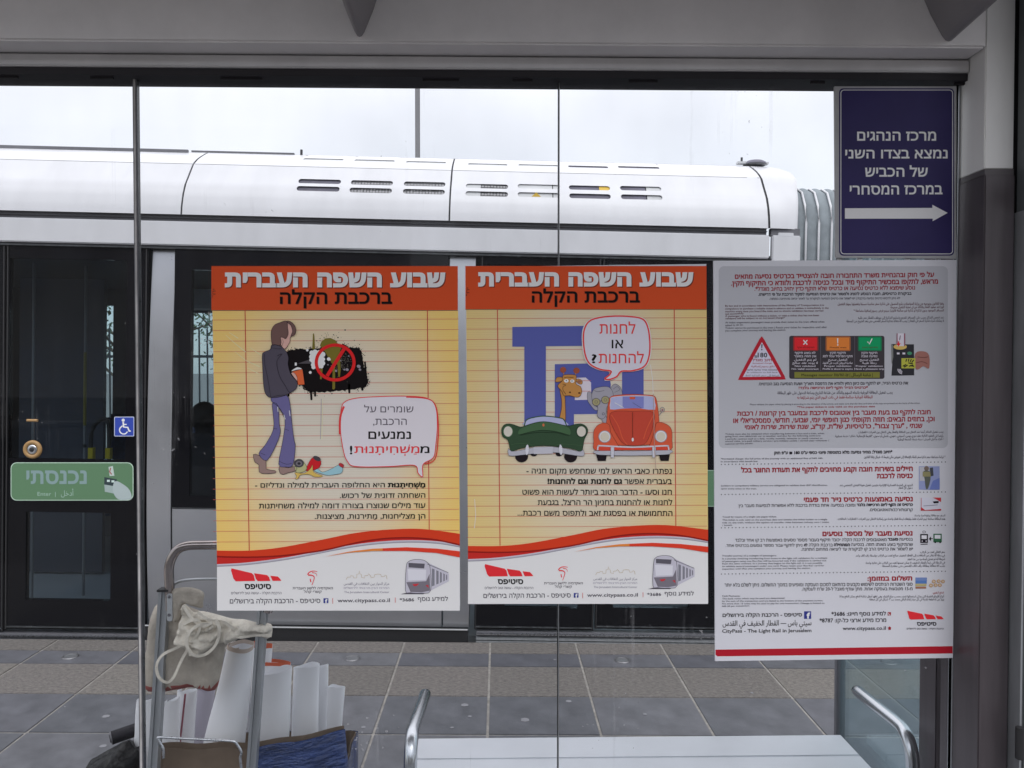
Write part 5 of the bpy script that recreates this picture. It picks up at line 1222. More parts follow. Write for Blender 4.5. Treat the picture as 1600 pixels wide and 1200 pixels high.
P.text('את כרטיס הנייר, יש לתקף עם כיוון החץ ולוודא את הדפסת תאריך ושעת הנסיעה בגב הכרטיס.', 316, 1300, 370, 388, dk, 3, .02, dy=-6); P.text('*כרטיס הנייר תקף ליום הרכישה בלבד!', 580, 1036, 398, 413, dr, 3, .03, dy=-3)
P.text('يجب تفعيل البطاقة الورقية باتجاه السهم والتأكد من طباعة التاريخ وساعة الدخول على ظهر البطاقة', 440, 1198, 430, 446, dk2, 3, .008, dy=-4); P.text('البطاقة الورقية صالحة فقط في ذات اليوم الذي يتم شراؤها به', 570, 1066, 460, 476, dr, 3, .008, dy=-4)
P.text('Please validate the paper ticket by placing it according to the direction of the arrow, and make sure that the date and time of the trip are printed on the back of the ticket.', 260, 1380, 508, 519, dk2, 3, 0, dy=-9); P.text('*The paper ticket is only valid on the purchase date', 570, 1082, 525, 536, dr, 3, .02, dy=-4)
P.text('חובה לתקף גם בעת מעבר בין אוטובוס לרכבת ובמעבר בין קרונות / רכבות', 175, 1448, 560, 588, dr, 3, .03, dy=-10); P.text('וכן, בחוזים הבאים: חוזה תקופתי כגון חופשי יומי, שבועי, חודשי, סמסטריאלי או', 150, 1474, 606, 636, dr, 3, .03, dy=-12); P.text('שנתי , "ערך צבור", כרטיסיות, של"ת, קד"צ, שנת שירות, שירות לאומי', 226, 1394, 650, 678, dr, 3, .03, dy=-10)
for (t, x1, y) in zip(['Tickets must also be validated when transferring between a bus and a train, when', 'going from one cable/train car to another, and also for the following contracts:', 'a periodic contract such as a daily, weekly, monthly, semester or yearly contract or', 'stored value, pre-paid military service / pre-military cadets / service year volunteer /', 'national service passes.'], (748, 726, 738, 780, 280), (703, 718, 735, 750, 768)): P.text(t, 97, x1, y, y + 10, dk2, 3, .008, dy=-5)
for (t, x0, y) in zip(['يجب تفعيل التذاكر أيضا عند التنقل بين الحافلة والقطار وفي التنقل بين العربات / القطارات', 'وأيضا في العقود التالية: عقد دوري يومي، أسبوعي، شهري، فصلي أو سنوي، "القيمة الإجمالية"، تذاكر / خدمة عسكرية', '/ أفراد ما قبل الجيش / سنة خدمة، الخدمة الوطنية'], (970, 820, 1230), (690, 716, 738)): P.text(t, x0, 1532, y, y + 12, dk2, 3, .008, dy=-3)
P.zoom = ZC
P.text('*חיוב מוגדל: מחיר נסיעה מלא בתוספת פיצוי כספי ע"ס 180 ₪ ע"פ חוק', 420, 1196, 108, 126, dk, 3, .04, dy=-7)
P.text('*Increased charge: the full price of the journey with an additional fine of NIS 180,', 68, 740, 150, 160, dk2, 3, .008, dy=-4); P.text('in accordance with Israeli law.', 68, 314, 168, 178, dk2, 3, .008, dy=-2); P.text('* غرامة مضاعفة: سعر تذكرة سفر كاملة بالإضافة إلى تعويض مالي بقيمة ١٨٠ شيكل وفقا للقانون', 1010, 1545, 136, 150, dk2, 3, .008)
def dots(y0, y1):
    for k in range(63): P.disc(72 + k * 23.75, y0 + (y1 - y0) * k / 62, 3.4, 3.6, dk, 3, 8)
dots(192, 176); dots(390, 373); dots(609, 592)
P.text('חיילים בשירות חובה וקבע מחויבים לתקף את תעודת החוגר בכל', 202, 1331, 216, 246, dr, 3, .04, dy=-10); P.text('כניסה לרכבת', 1095, 1331, 254, 284, dr, 3, .04, dy=-2)
P.text('Soldiers in compulsory military service are obligated to validate their IDF identification', 70, 768, 327, 337, dk2, 3, .008, dy=-4); P.text('upon every entry to the train.', 70, 305, 346, 356, dk2, 3, .008); P.text('الجنود في الخدمة العسكرية الإلزامية ملزمين تفعيل هوية الجندي الشخصي عند', 850, 1330, 322, 334, dk2, 3, .008); P.text('دخول كل قطار', 1235, 1330, 340, 352, dk2, 3, .008)
P.text('נסיעה באמצעות כרטיס נייר חד פעמי', 614, 1331, 410, 440, dr, 3, .04, dy=-5)
P.text('כרטיס זה תקף ליום הרכישה בלבד', 962, 1331, 450, 467, dk, 3, .05, dy=-2); P.text('ומזכה בנסיעה אחת בודדת ברכבת ללא אפשרות לנסיעות מעבר בין', 185, 952, 455, 473, dk, 3, .008, dy=-4); P.text('קרונות/רכבות/אוטובוסים.', 1045, 1331, 482, 499, dk, 3, .008)
P.text('Travel by means of a single use paper ticket:', 78, 434, 532, 542, dk2, 3, .01, dy=-2)
for (t, x1, y) in zip(['This ticket is only valid on the purchase date and entitles the ticket holder to a single', 'ride on the train, without the option of transfer rides between railway cars / trains', '/ buses.'], (768, 780, 144), (552, 570, 588)): P.text(t, 78, x1, y, y + 10, dk2, 3, .008, dy=-4)
P.text('السفر مع بطاقة ورقية لمرة واحدة:', 1342, 1544, 522, 533, dk2, 3, .008); P.text('هذه البطاقة صالحة ليوم الشراء فقط وتؤهلك لرحلة قطار واحدة دون إمكانية التنقل بين العربات / القطارات / الحافلات', 838, 1544, 544, 556, dk2, 3, .008)
P.text('נסיעת מעבר של מספר נוסעים', 737, 1329, 634, 664, dr, 3, .04, dy=-4)
P.text('בנסיעת', 1242, 1331, 676, 693, dk, 3, .008); P.text('מעבר', 1166, 1234, 676, 693, dk, 3, .05); P.text('מאוטובוסים לרכבת הקלה יכובד תיקוף בעבור מספר נוסעים באמצעות רב קו אחד ובלבד', 162, 1158, 682, 700, dk, 3, .008, dy=-4)
P.text('שהתיקוף בוצע מאותו חוזה. בנסיעה', 925, 1331, 710, 728, dk, 3, .008); P.text('המתחילה', 812, 917, 712, 730, dk, 3, .05); P.text('ברכבת הקלה', 648, 804, 713, 731, dk, 3, .008); P.text('לא', 614, 638, 714, 731, dk, 3, .05); P.text('ניתן לתקף עבור מספר נוסעים בכרטיס אחד.', 100, 604, 718, 735, dk, 3, .008, dy=-3)
P.text('יש לשמור את כרטיס הרב קו לביקורת עד ליציאה מתחום התחנה.', 595, 1331, 742, 760, dk, 3, .008, dy=-3)
P.zoom = ZD
P.text('Transfer journey of a multiple of passengers:', 77, 434, 72, 82, dk2, 3, .01, dy=-2)
for (t, x1, y) in zip(['In a journey involving transferring from buses to the light rail, validation for a multiple', 'of passengers using one Rav-Kav will be honored only if the validation is carried out', 'from the same contract. In a journey that begins on the light rail, it is not possible', 'to validate several passengers under one card. Please retain your Rav-Kav card for', 'inspection until after you complete your journey and leaving the station.'], (768, 762, 735, 748, 658), (91, 108, 124, 141, 158)): P.text(t, 77, x1, y, y + 10, dk2, 3, .008, dy=-5)
for (t, x0, y) in zip(['سفر انتقالي لعدد من الركاب:', 'في رحلة الانتقال من الحافلات إلى القطار الخفيف صالح لعدد من الركاب بواسطة راف كاف واحد', 'شريطة أنه تم تفعيل الصلاحية من هذا العقد', 'في الرحلة التي تبدأ بالقطار الخفيف لا يمكن ضمنها لعدد من الركاب على تذكرة واحدة', 'يجب الاحتفاظ ببطاقة راف كاف للفحص حتى مغادرة المحطة'], (1378, 955, 1295, 1022, 1130), (47, 70, 94, 118, 138)): P.text(t, x0, 1542, y, y + 12, dk2, 3, .008, dy=-2)
dots(197, 179)
P.text('תשלום במזומן:', 1032, 1327, 214, 242, dr, 3, .04, dy=-2)
P.text('סוגי השטרות הניתנים לשימוש נקבעים בהתאם לסכום העסקה ומופיעים במסך התשלום. ניתן לשלם בלא יותר', 92, 1329, 260, 280, dk, 3, .008, dy=-6); P.text('מ-15 מטבעות בעסקה אחת. מתן עודף מוגבל ל-20 ש"ח לעסקה.', 600, 1329, 288, 306, dk, 3, .008, dy=-3)
P.text('Cash Payments:', 77, 196, 336, 346, dk2, 3, .01)
for (t, x1, y) in zip(['The bank notes which may be used are determined', 'by the sum of the transaction and are listed at the bottom of the payment screen.', 'No more than 15 coins may be used to pay for one transaction. Change is limited to', 'NIS 20 per transaction.'], (486, 740, 750, 258), (354, 370, 387, 404)): P.text(t, 77, x1, y, y + 10, dk2, 3, .008, dy=-4)
P.text('الدفع النقدي:', 1462, 1534, 314, 325, dr, 3, .008); P.text('أنواع الأوراق النقدية التي يمكن استعمالها تتحدد بحسب مبلغ الشراء، وهي تظهر أسفل شاشة الدفع. يمكن الدفع بما لا', 848, 1536, 338, 350, dk2, 3, .008); P.text('يزيد عن ١٥ قطعة نقدية في كل مرة. إعادة الباقي محدد بـ ٢٠ شيكل في كل صفقة', 1045, 1536, 358, 370, dk2, 3, .008)
P.text('סיטיפס - הרכבת הקלה בירושלים', 80, 602, 458, 480, black, 3, .02, dy=-4); P.text('سيتي باس — القطار الخفيف في القدس', 80, 664, 508, 538, black, 3, .006, dy=-4); P.text('CityPass - The Light Rail in Jerusalem', 77, 664, 560, 583, black, 3, .012, dy=-4)
P.rect(616, 442, 662, 492, ink(44, 50, 110), 3); P.text('f', 632, 655, 450, 490, whitep, 4, .04)
P.text('למידע נוסף חייגו: 3686*', 796, 1154, 450, 473, dk, 3, .02, dy=-4); P.text('מרכז מידע ארצי כל-קו: 8787*', 718, 1156, 493, 516, dk, 3, .016, dy=-4); P.text('www.citypass.co.il', 870, 1153, 542, 566, dk, 3, .014, dy=-2)
P.rect(1166, 448, 1187, 470, dr, 3); P.stroke([(1170, 454), (1174, 464), (1182, 467)], 4, whitep, 4); P.poly([(1166, 552), (1178, 541), (1190, 552), (1186, 554), (1186, 564), (1170, 564), (1170, 554)], dr, 3)
P.build('lettering')
# small pictures down the right side and the operator's logo
P.zoom = ZC
P.rect(1371, 204, 1507, 358, ink(118, 126, 160), 3); P.rect(1375, 208, 1440, 300, ink(150, 150, 156), 4); P.disc(1420, 218, 16, 16, ink(96, 84, 78), 5, 12); P.poly([(1400, 236), (1440, 236), (1446, 290), (1430, 350), (1416, 350), (1408, 290)], ink(74, 78, 72), 5, 2); P.rect(1395, 240, 1450, 272, ink(116, 112, 80), 6); P.poly([(1440, 215), (1462, 212), (1466, 265), (1448, 270)], ink(58, 60, 66), 6); P.poly([(1462, 300), (1507, 280), (1507, 358), (1440, 358)], ink(88, 100, 150), 4)
P.build('soldier_picture'); P.rect(1383, 410, 1516, 496, ink(168, 168, 178), 3); P.poly([(1460, 410), (1516, 410), (1516, 440), (1490, 424)], ink(160, 50, 54), 4); P.poly([(1383, 470), (1410, 492), (1516, 484), (1516, 496), (1383, 496)], ink(150, 44, 50), 4); P.stroke([(1400, 465), (1494, 458)], 3, ink(80, 80, 96), 5); P.poly([(1460, 436), (1500, 432), (1500, 446), (1470, 448)], dk, 5); P.stroke([(1386, 412), (1386, 494)], 3, ink(150, 60, 64), 5)
P.build('ticket_picture'); P.rect(1380, 650, 1430, 708, dk, 3); P.rect(1388, 658, 1422, 682, ink(178, 178, 188), 4); P.stroke([(1382, 718), (1428, 716)], 5, dk, 3); P.ring(1405, 636, 10, 7, 2.5, dk2, 3, 12); P.disc(1392, 696, 4, 4, tx_, 4, 8); P.disc(1418, 696, 4, 4, tx_, 4, 8)
P.stroke([(1440, 681), (1462, 680)], 5, dk, 3); P.poly([(1436, 681), (1450, 666), (1450, 696)], dk, 3)
P.rect(1466, 648, 1521, 704, ink(44, 84, 60), 3); P.rect(1474, 656, 1513, 680, ink(178, 178, 188), 4); P.disc(1478, 704, 6, 6, dk, 3, 8); P.disc(1510, 704, 6, 6, dk, 3, 8)
P.build('transfer_picture'); P.zoom = ZD
for k, c_ in enumerate(((92, 110, 150), (70, 100, 150), (150, 140, 100), (130, 90, 70))): P.rect(1348, 220 + k * 20, 1424 - k * 2, 244 + k * 16, ink(*c_), 3 + k)
for x, y in ((1468, 246), (1500, 244), (1528, 246), (1450, 272), (1480, 270), (1508, 270)): P.disc(x, y, 13, 12, ink(150, 118, 84), 4, 14); P.disc(x, y, 8, 7, ink(166, 150, 130), 5, 12)
P.build('money_picture'); P.poly([(1294, 438), (1390, 458), (1398, 466), (1406, 494), (1318, 497), (1308, 490)], logo, 3); P.poly([(1406, 458), (1466, 468), (1476, 478), (1483, 494), (1424, 495), (1416, 486)], logo, 3); P.poly([(1480, 470), (1518, 476), (1528, 486), (1534, 494), (1494, 495)], logo, 3)
P.text('סיטיפס', 1358, 1486, 513, 537, dk, 3, .035); P.text('הרכבת הקלה - עושה טוב לירושלים', 1291, 1534, 552, 562, dk2, 3, .01)
P.build('operator_logo')

# ---------------- blue direction sign
YS = 1.549
ctr = at(1399, 269, YS)
sg = empty('direction_sign', (ctr.x, YS, ctr.z), 'dark blue sign with white Hebrew words and an arrow, above the white notice', 'sign')
q = MB(); pts = [at(x, y, YS) for x, y in ((1304, 135), (1494.5, 135), (1494, 404), (1306, 402.5))]; vs = [Vector((p.x - ctr.x, 0, p.z - ctr.z)) for p in pts]; bk = [v + Vector((0, .005, 0)) for v in vs]
q.add(vs + bk, [(3, 2, 1, 0), (4, 5, 6, 7), (0, 1, 5, 4), (1, 2, 6, 5), (2, 3, 7, 6), (3, 0, 4, 7)], mat('sign_backing', (.42, .42, .43), .5, vary=.08, vscale=20)); q.build('backing', sg)
P = Print(sg, sheet_plane(sg, YS)); P.zoom = (1290, 120, 4)
m_blue = mat('sign_blue', (.042, .034, .125), .4, spec=.15, vary=.1, vscale=6); sw = ink(182, 182, 186, .44)
P.poly([(p[0], p[1]) for p in rrect(84, 803, 72, 1118, 26)], m_blue, 1); P.stroke([(p[0], p[1]) for p in rrect(95, 793, 83, 1107, 20)], 4.5, sw, 2, closed=True)
P.build('blue_face')
P.text('מרכז הנהגים', 196, 690, 343, 400, sw, 3, .022); P.text('נמצא בצדו השני', 122, 762, 456, 511, sw, 3, .022); P.text('של הכביש', 246, 638, 568, 625, sw, 3, .022); P.text('במרכז המסחרי', 150, 730, 680, 737, sw, 3, .022, dy=-2); P.build('lettering')
P.poly([(120, 822), (666, 820), (666, 800), (762, 851), (668, 903), (668, 887), (120, 887)], sw, 3); P.build('arrow')
# tape and clips under the sign
q = MB()
for x in (1312, 1345, 1420, 1468): a = at(x, 406.5, YS); q.box(a.x - .004 - ctr.x, a.x + .006 - ctr.x, .0055, .009, a.z - .004 - ctr.z, a.z + .006 - ctr.z, M_steel)
q.build('clip', sg)

# ------------------------------------------------------------------ hand truck with rolled posters
CY = 1.96
def cp(x, y, Y=CY): return at(160 + x / 3.157, 820 + y / 3.157, Y)     # a place on the truck, at distance Y
ht = empty('hand_truck', (-.68, CY, 0), 'aluminium hand truck with a chrome handle loaded with rolled posters', 'hand truck')
def hb(q, name, par=ht):
    for v in q.v: v.x += .68; v.y -= CY
    return q.build(name, par)
q = MB(); hp = [(332, 420), (331, 300), (329, 215), (345, 160), (375, 120), (425, 103), (500, 100), (600, 99), (740, 100), (800, 118), (830, 160), (838, 225), (836, 320), (815, 430)]
q.tube(catmull([cp(x, y, CY) for x, y in hp], n=5), .0118, M_chrome, n=16, up=(0, 1, 0)); hb(q, 'handle')
q = MB(); q.tube(catmull([cp(x, y, CY + .02) for x, y in ((350, 330), (352, 300), (375, 282), (420, 272), (500, 268), (640, 268), (760, 275), (800, 300), (806, 350))], n=4), .0035, M_alu, n=8, up=(0, 1, 0)); hb(q, 'wire_loop')
def upright(xa_, ya_, xb_, yb_, w_):
    A, B_ = cp(xa_, ya_), cp(xb_, yb_); d = (A - B_); t = (B_.z - .05) / d.z; C_ = B_ - d * t
    q = MB(); dx = w_ / 2
    for (o1, o2, yy0, yy1) in ((-dx, -dx * .35, -.010, .012), (-dx * .35, dx * .5, -.005, .012), (dx * .5, dx, -.010, .012)):
        vs = [(C_.x + o1, CY + yy0, C_.z), (C_.x + o2, CY + yy0, C_.z), (C_.x + o2, CY + yy1, C_.z), (C_.x + o1, CY + yy1, C_.z), (A.x + o1, CY + yy0, A.z), (A.x + o2, CY + yy0, A.z), (A.x + o2, CY + yy1, A.z), (A.x + o1, CY + yy1, A.z)]
        q.add(vs, [(0, 1, 5, 4), (1, 2, 6, 5), (2, 3, 7, 6), (3, 0, 4, 7), (4, 5, 6, 7), (3, 2, 1, 0)], M_alu)
    hb(q, 'upright'); return A
A = upright(308, 325, 254, 1190, .0245); upright(792, 418, 738, 1190, .0235)
q = MB(); q.box(A.x - .015, A.x + .013, CY - .014, CY + .014, A.z, A.z + .006, M_dark, bev=.001); hb(q, 'end_cap')
q = MB(); a = cp(344, 330); c_ = cp(344, 465)
q.prism([(p[0], p[1]) for p in rrect(a.x - .006, a.x + .0075, c_.z, a.z, .005)], CY - .018, CY - .015, mat('bracket_pale', (.5, .52, .54), .4, .3))
for y in (345, 434): b_ = cp(344, y); lathe_y(q, b_.x, b_.z, [(.0042, CY - .0182), (.0035, CY - .0200)], M_gutter, 12)
hb(q, 'bracket')
q = MB(); q.tube(catmull([cp(x, y, CY - .03) for x, y in ((302, 1150), (300, 1105), (276, 1060), (285, 1048), (400, 1054), (560, 1062), (645, 1068), (665, 1085), (685, 1120), (680, 1150), (686, 1210))], n=4), .0034, M_steel, n=8, up=(0, 1, 0)); hb(q, 'wire_guard')
q = MB(); q.box(-.94, -.36, 1.93, 2.28, .035, .045, M_alu, bev=.003); hb(q, 'toe_plate')
for x in (-.97, -.33):
    q = MB(); n = 24; vs = []
    for r_, xx in ((.02, -.02), (.085, -.02), (.10, -.012), (.10, .012), (.085, .02), (.02, .02)):
        for k in range(n): vs.append((x + xx, 1.90 + r_ * math.cos(2 * math.pi * k / n), .10 + r_ * math.sin(2 * math.pi * k / n)))
    q.add(vs, [(a_ * n + k, a_ * n + (k + 1) % n, (a_ + 1) * n + (k + 1) % n, (a_ + 1) * n + k) for a_ in range(5) for k in range(n)] + [list(range(n)), list(range(5 * n, 6 * n))[::-1]], M_dark, True); hb(q, 'wheel')
# box wrapped in blue film
m_card = mat('brown_cardboard', (.17, .125, .09), .85, vary=.12, vscale=12); m_film = mat('blue_film', (.03, .06, .19), .25, coat=.4, vary=.3, vscale=14, bump=1, bscale=22, stretch=(1, 1, 3))
for n_ in m_film.node_tree.nodes:
    if n_.type == 'BUMP': n_.inputs['Distance'].default_value = .02
bx0, bx1 = cp(240, 1180).x, cp(1218, 1100, 2.02).x - .028
BXC = (bx0 + bx1) / 2
box_ = empty('cardboard_box', (BXC, 2.14, .046), 'brown cardboard box wrapped in blue film, holding the white paper rolls', 'box')
def topz(x, back): # rim height along the box front, rising to the right as in the photograph
    return cp(500, 1142).z - (.10 if back else 0)
q = MB(); n = 24; yf, yb_ = 2.00, 2.30; loop = []
for i in range(n + 1): loop.append((bx0 + (bx1 - bx0) * i / n, yf + .006 * math.sin(i * .9) + .10 * max(0, (i / n - .45) / .55) ** 1.6, 0))
for i in range(1, 7): loop.append((bx1 + .004 * math.sin(i), yf + .10 + (yb_ - yf - .10) * i / 7, 1))
for i in range(n + 1): loop.append((bx1 - (bx1 - bx0) * i / n, yb_ + .008 * math.sin(i * 1.3), 1))
for i in range(1, 7): loop.append((bx0, yb_ - (yb_ - yf) * i / 7, 1))
N_ = len(loop); lev = [0, .25, .5, .75, .93, 1]
vs = [(x - BXC, y - 2.14 + (.008 * noise.noise(Vector((x * 20, y * 20, l * 6)))), (topz(x, b_) - .046) * l) for l in lev for (x, y, b_) in loop]
split = 14
for a_ in range(len(lev) - 1):
    fl, fb = [], []
    for k in range(N_):
        f = (a_ * N_ + k, a_ * N_ + (k + 1) % N_, (a_ + 1) * N_ + (k + 1) % N_, (a_ + 1) * N_ + k)
        (fb if k < split - 2 or k > 52 else fl).append(f)
    if a_ == 0: q.add(vs, fl, m_film, True); base = 0; q.add([], [tuple(i - len(q.v) for i in f) for f in []], m_card)
    if a_ == 0:
        k1 = q.mi(m_card)
        for f in fb: q.f.append(list(f)); q.m.append(k1); q.smooth.append(True)
    else:
        for f in fl: q.f.append(list(f)); q.m.append(q.mi(m_film)); q.smooth.append(True)
        for f in fb: q.f.append(list(f)); q.m.append(q.mi(m_card)); q.smooth.append(True)
q.build('wrapped_side', box_)
q = MB(); vs = [(x * .985 - BXC * .985 + (0), (y - 2.14) * .88, (topz(x, b_) - .046) * l + (.008 if l == 1 else 0)) for l in (.0, 1) for (x, y, b_) in loop]
q.add(vs, [(k, (k + 1) % N_, N_ + (k + 1) % N_, N_ + k) for k in range(N_)], m_card, True); q.add(vs[:N_], [list(range(N_))], m_card)
q.build('inner_box', box_)
# rolls of posters
m_roll = mat('roll_paper', (.86, .87, .90), .6, vary=.03, vscale=5, bump=.2, bscale=8); m_mauve = mat('roll_inner_print', (.42, .36, .42), .6, vary=.15, vscale=6, stretch=(8, 8, .5)); m_or = mat('roll_orange', (.62, .12, .05), .5)
def roll(xt0, xt1, yt0, yt1, xb0, xb1, yb, Y, label, m=None, stripe=None, rim=None, flat=.45):
    A0, A1 = cp(xt0, yt0, Y), cp(xt1, yt1, Y); B0, B1 = cp(xb0, yb, Y), cp(xb1, yb, Y)
    rt = (A1.x - A0.x) / 2; rb = max(.6 * rt, (B1.x - B0.x) / 2); ca = Vector(((A0.x + A1.x) / 2, Y, (A0.z + A1.z) / 2)); cb = Vector(((B0.x + B1.x) / 2, Y, B0.z))
    slope = (A1.z - A0.z) / max(1e-3, A1.x - A0.x); d = (ca - cb) / (ca.z - cb.z); foot = cb + d * (.10 - cb.z)
    rf = rb + (rb - rt) * (cb.z - .10) / (ca.z - cb.z) * .4
    rf = max(.02, min(.05, rf)); foot.x = max(bx0 + .03, min(bx1 - .03, foot.x))
    o = empty('paper_roll', (foot.x, foot.y, .0465), label, 'paper roll', 'rolled posters standing in the box')
    q = MB(); n = 48; lv = [0, .45, .55, .65, .75, .85, .93, .98, 1.0]; turns = 1.4; sd = xt0 * .37
    vs = []
    for l in lv:
        c0 = (foot.lerp(cb, l / .45) if l <= .45 else cb.lerp(ca, (l - .45) / .55)); r0 = (rf + (rb - rf) * l / .45) if l <= .45 else rb + (rt - rb) * (l - .45) / .55
        for k in range(n + 1):
            t = turns * 2 * math.pi * k / n + 2.3; rr_ = r0 * (1 - .16 * k / n) * (1 + .03 * math.sin(3 * t + l * 4 + sd) + .07 * noise.noise(Vector((math.cos(t) * 1.2 + sd, math.sin(t) * 1.2, l * 5)))); x = rr_ * math.cos(t)
            vs.append((c0.x + x - o.location.x, c0.y + rr_ * flat * math.sin(t) - o.location.y, c0.z + x * slope * l - .0465 + ((.003 * math.sin(t * 1.5 + sd) + .004 * noise.noise(Vector((t, sd, 0)))) if l > .9 else 0)))
    n1 = n + 1
    q.add(vs, [(a_ * n1 + k, a_ * n1 + k + 1, (a_ + 1) * n1 + k + 1, (a_ + 1) * n1 + k) for a_ in range(len(lv) - 1) for k in range(n)], m or m_roll, True)
    q.build('sheet', o)
    if rim:
        q = MB(); q.add([(v[0] * 1.0, v[1] - .0016, v[2] + .0008) for v in vs[7 * n1:]], [(k, k + 1, n1 + k + 1, n1 + k) for k in range(n)], rim, True); q.build('printed_edge', o)
    if stripe:
        q = MB(); p0, p1 = cp(*stripe[0], Y), cp(*stripe[1], Y); q.tube([Vector((p0.x, Y - rt * .93, p0.z)) - o.location, Vector((p1.x, Y - rb * .93, p1.z)) - o.location, Vector((foot.x, Y - rf * .8, .2)) - o.location], .0028, ink(104, 62, 70), n=6)
        q.build('printed_edge', o)
    return o
roll(166, 250, 868, 862, 152, 240, 1120, 2.05, 'short pale paper roll at the far left, leaning outside the left upright')
roll(300, 385, 880, 846, 290, 385, 1140, 2.10, 'white paper roll just right of the left upright, with a slanting torn top')
roll(368, 470, 818, 816, 350, 450, 1140, 2.15, 'mauve tinted paper roll with a dark edge line under the bag', stripe=((428, 815), (392, 1140)))
roll(455, 560, 815, 815, 400, 520, 1140, 2.20, 'lilac paper roll wedged behind the thick white one', m=mat('roll_lilac', (.55, .52, .60), .6))
roll(618, 752, 590, 590, 488, 712, 1140, 2.09, 'thick white paper roll leaning right, the tallest in the box', flat=.8, rim=mat('roll_rim', (.55, .46, .40), .6))
roll(744, 842, 578, 592, 720, 800, 1140, 2.20, 'tall paper roll with an orange printed edge behind the right upright', rim=m_or)
roll(800, 936, 672, 676, 790, 900, 1140, 2.20, 'white paper roll with an orange curl at its top', rim=m_or)
roll(772, 941, 742, 700, 770, 925, 1135, 2.10, 'white paper roll with a small tear, just right of the right upright')
roll(942, 1075, 706, 684, 932, 1070, 1125, 2.13, 'white paper roll with a slanted top, second from the right end')
roll(1030, 1118, 704, 694, 1030, 1110, 1090, 2.19, 'thin white paper roll squeezed behind the second from the right end')
roll(1108, 1202, 800, 798, 1108, 1180, 1050, 2.17, 'shortest white paper roll at the right end of the box')
# tear on the roll
# black tube lying at the left
tb = cp(106, 1020, 2.1); ub = empty('umbrella', (tb.x, 2.1, tb.z), 'dark folded umbrella poking out left of the paper rolls', 'umbrella')
q = MB(); q.tube([(-.018, -.03, -.003), (.03, 0, .004), (.075, .04, .012)], .0175, mat('umbrella_dark', (.010, .009, .014), .6, spec=.3), n=16); q.build('shaft', ub)
q = MB(); q.tube([(-.020, -.031, -.0035), (-.0172, -.0295, -.0028)], .0172, M_gutter, n=16); q.tube([(-.0225, -.0325, -.004), (-.020, -.031, -.0035)], .011, M_dark, n=12); q.build('end_cap', ub)

# ---------------- cloth: an outline blown up into a crumpled skin
def cloth(name, parent, outline, Y, thick, m, fold=.010, fscale=22, seed=0, step=.008, fold_dir=(1, 1), org=None, m2=None, zsplit=None):
    pts = [cp(x, y, Y) for x, y in outline]; P2 = [(p.x, p.z) for p in catmull([(p.x, p.z, 0) for p in pts], True, 4)] if False else [(p.x, p.y) for p in catmull([(p.x, p.z, 0) for p in pts], True, 4)]
    x0, x1 = min(p[0] for p in P2), max(p[0] for p in P2); z0, z1 = min(p[1] for p in P2), max(p[1] for p in P2)
    def inside(x, z):
        c_ = False; j = len(P2) - 1
        for i in range(len(P2)):
            if (P2[i][1] > z) != (P2[j][1] > z) and x < (P2[j][0] - P2[i][0]) * (z - P2[i][1]) / (P2[j][1] - P2[i][1]) + P2[i][0]: c_ = not c_
            j = i
        return c_
    def dist(x, z):
        return min(geometry_d(x, z, P2[i], P2[i - 1]) for i in range(len(P2)))
    V = [Vector(p) for p in P2]; E_ = [(i, (i + 1) % len(P2)) for i in range(len(P2))]
    x = x0
    while x < x1:
        z = z0
        while z < z1:
            xx, zz = x + random.uniform(-.002, .002), z + random.uniform(-.002, .002)
            if inside(xx, zz) and dist(xx, zz) > step * .5: V.append(Vector((xx, zz)))
            z += step
        x += step
    r_ = geometry.delaunay_2d_cdt(V, E_, [], 0, 1e-7); VV, FF = r_[0], r_[2]
    FF = [f for f in FF if inside(sum(VV[i].x for i in f) / 3, sum(VV[i].y for i in f) / 3)]
    q = MB(); org = org or Vector((0, 0, 0)); front, back = [], []
    for v in VV:
        d = min(1, dist(v.x, v.y) / max(1e-4, thick * 1.2)); pf = math.sqrt(max(0, 1 - (1 - d) ** 2))
        w_ = Vector((v.x * fold_dir[0], v.y * fold_dir[1], seed * 3.1)) * fscale
        w2 = w_ + Vector((noise.noise(w_ * .5), noise.noise(w_ * .5 + Vector((5, 5, 5))), 0)) * 1.5
        f = (1 - abs(noise.noise(w2))) ** 3 * fold * 1.2 + (1 - abs(noise.noise(w2 * 2.3))) ** 3 * fold * .45 + noise.noise(w_ * 4) * fold * .15
        front.append(Vector((v.x, Y - thick * pf - f * pf, v.y)) - org); back.append(Vector((v.x, Y + thick * pf, v.y)) - org)
    if m2:
        lo = [f for f in FF if sum(VV[i].y for i in f) / 3 < zsplit(sum(VV[i].x for i in f) / 3)]; hi = [f for f in FF if f not in lo]
        q.add(front, [tuple(f[::-1]) for f in hi], m, True); k2 = q.mi(m2)
        for f in lo: q.f.append(list(f[::-1])); q.m.append(k2); q.smooth.append(True)
    else: q.add(front, [tuple(f[::-1]) for f in FF], m, True)
    q.add(back, [tuple(f) for f in FF], m, True)
    o = q.build(name, parent); return o
def geometry_d(x, z, a, b_):
    dx, dz = b_[0] - a[0], b_[1] - a[1]; L2 = dx * dx + dz * dz
    t = 0 if L2 == 0 else max(0, min(1, ((x - a[0]) * dx + (z - a[1]) * dz) / L2)); return math.hypot(x - a[0] - t * dx, z - a[1] - t * dz)
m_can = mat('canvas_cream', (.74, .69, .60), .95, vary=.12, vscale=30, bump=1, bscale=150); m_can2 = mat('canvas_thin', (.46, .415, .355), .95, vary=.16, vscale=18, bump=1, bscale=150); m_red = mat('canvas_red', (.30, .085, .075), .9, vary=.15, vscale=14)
bagc = cp(450, 560, 2.0)
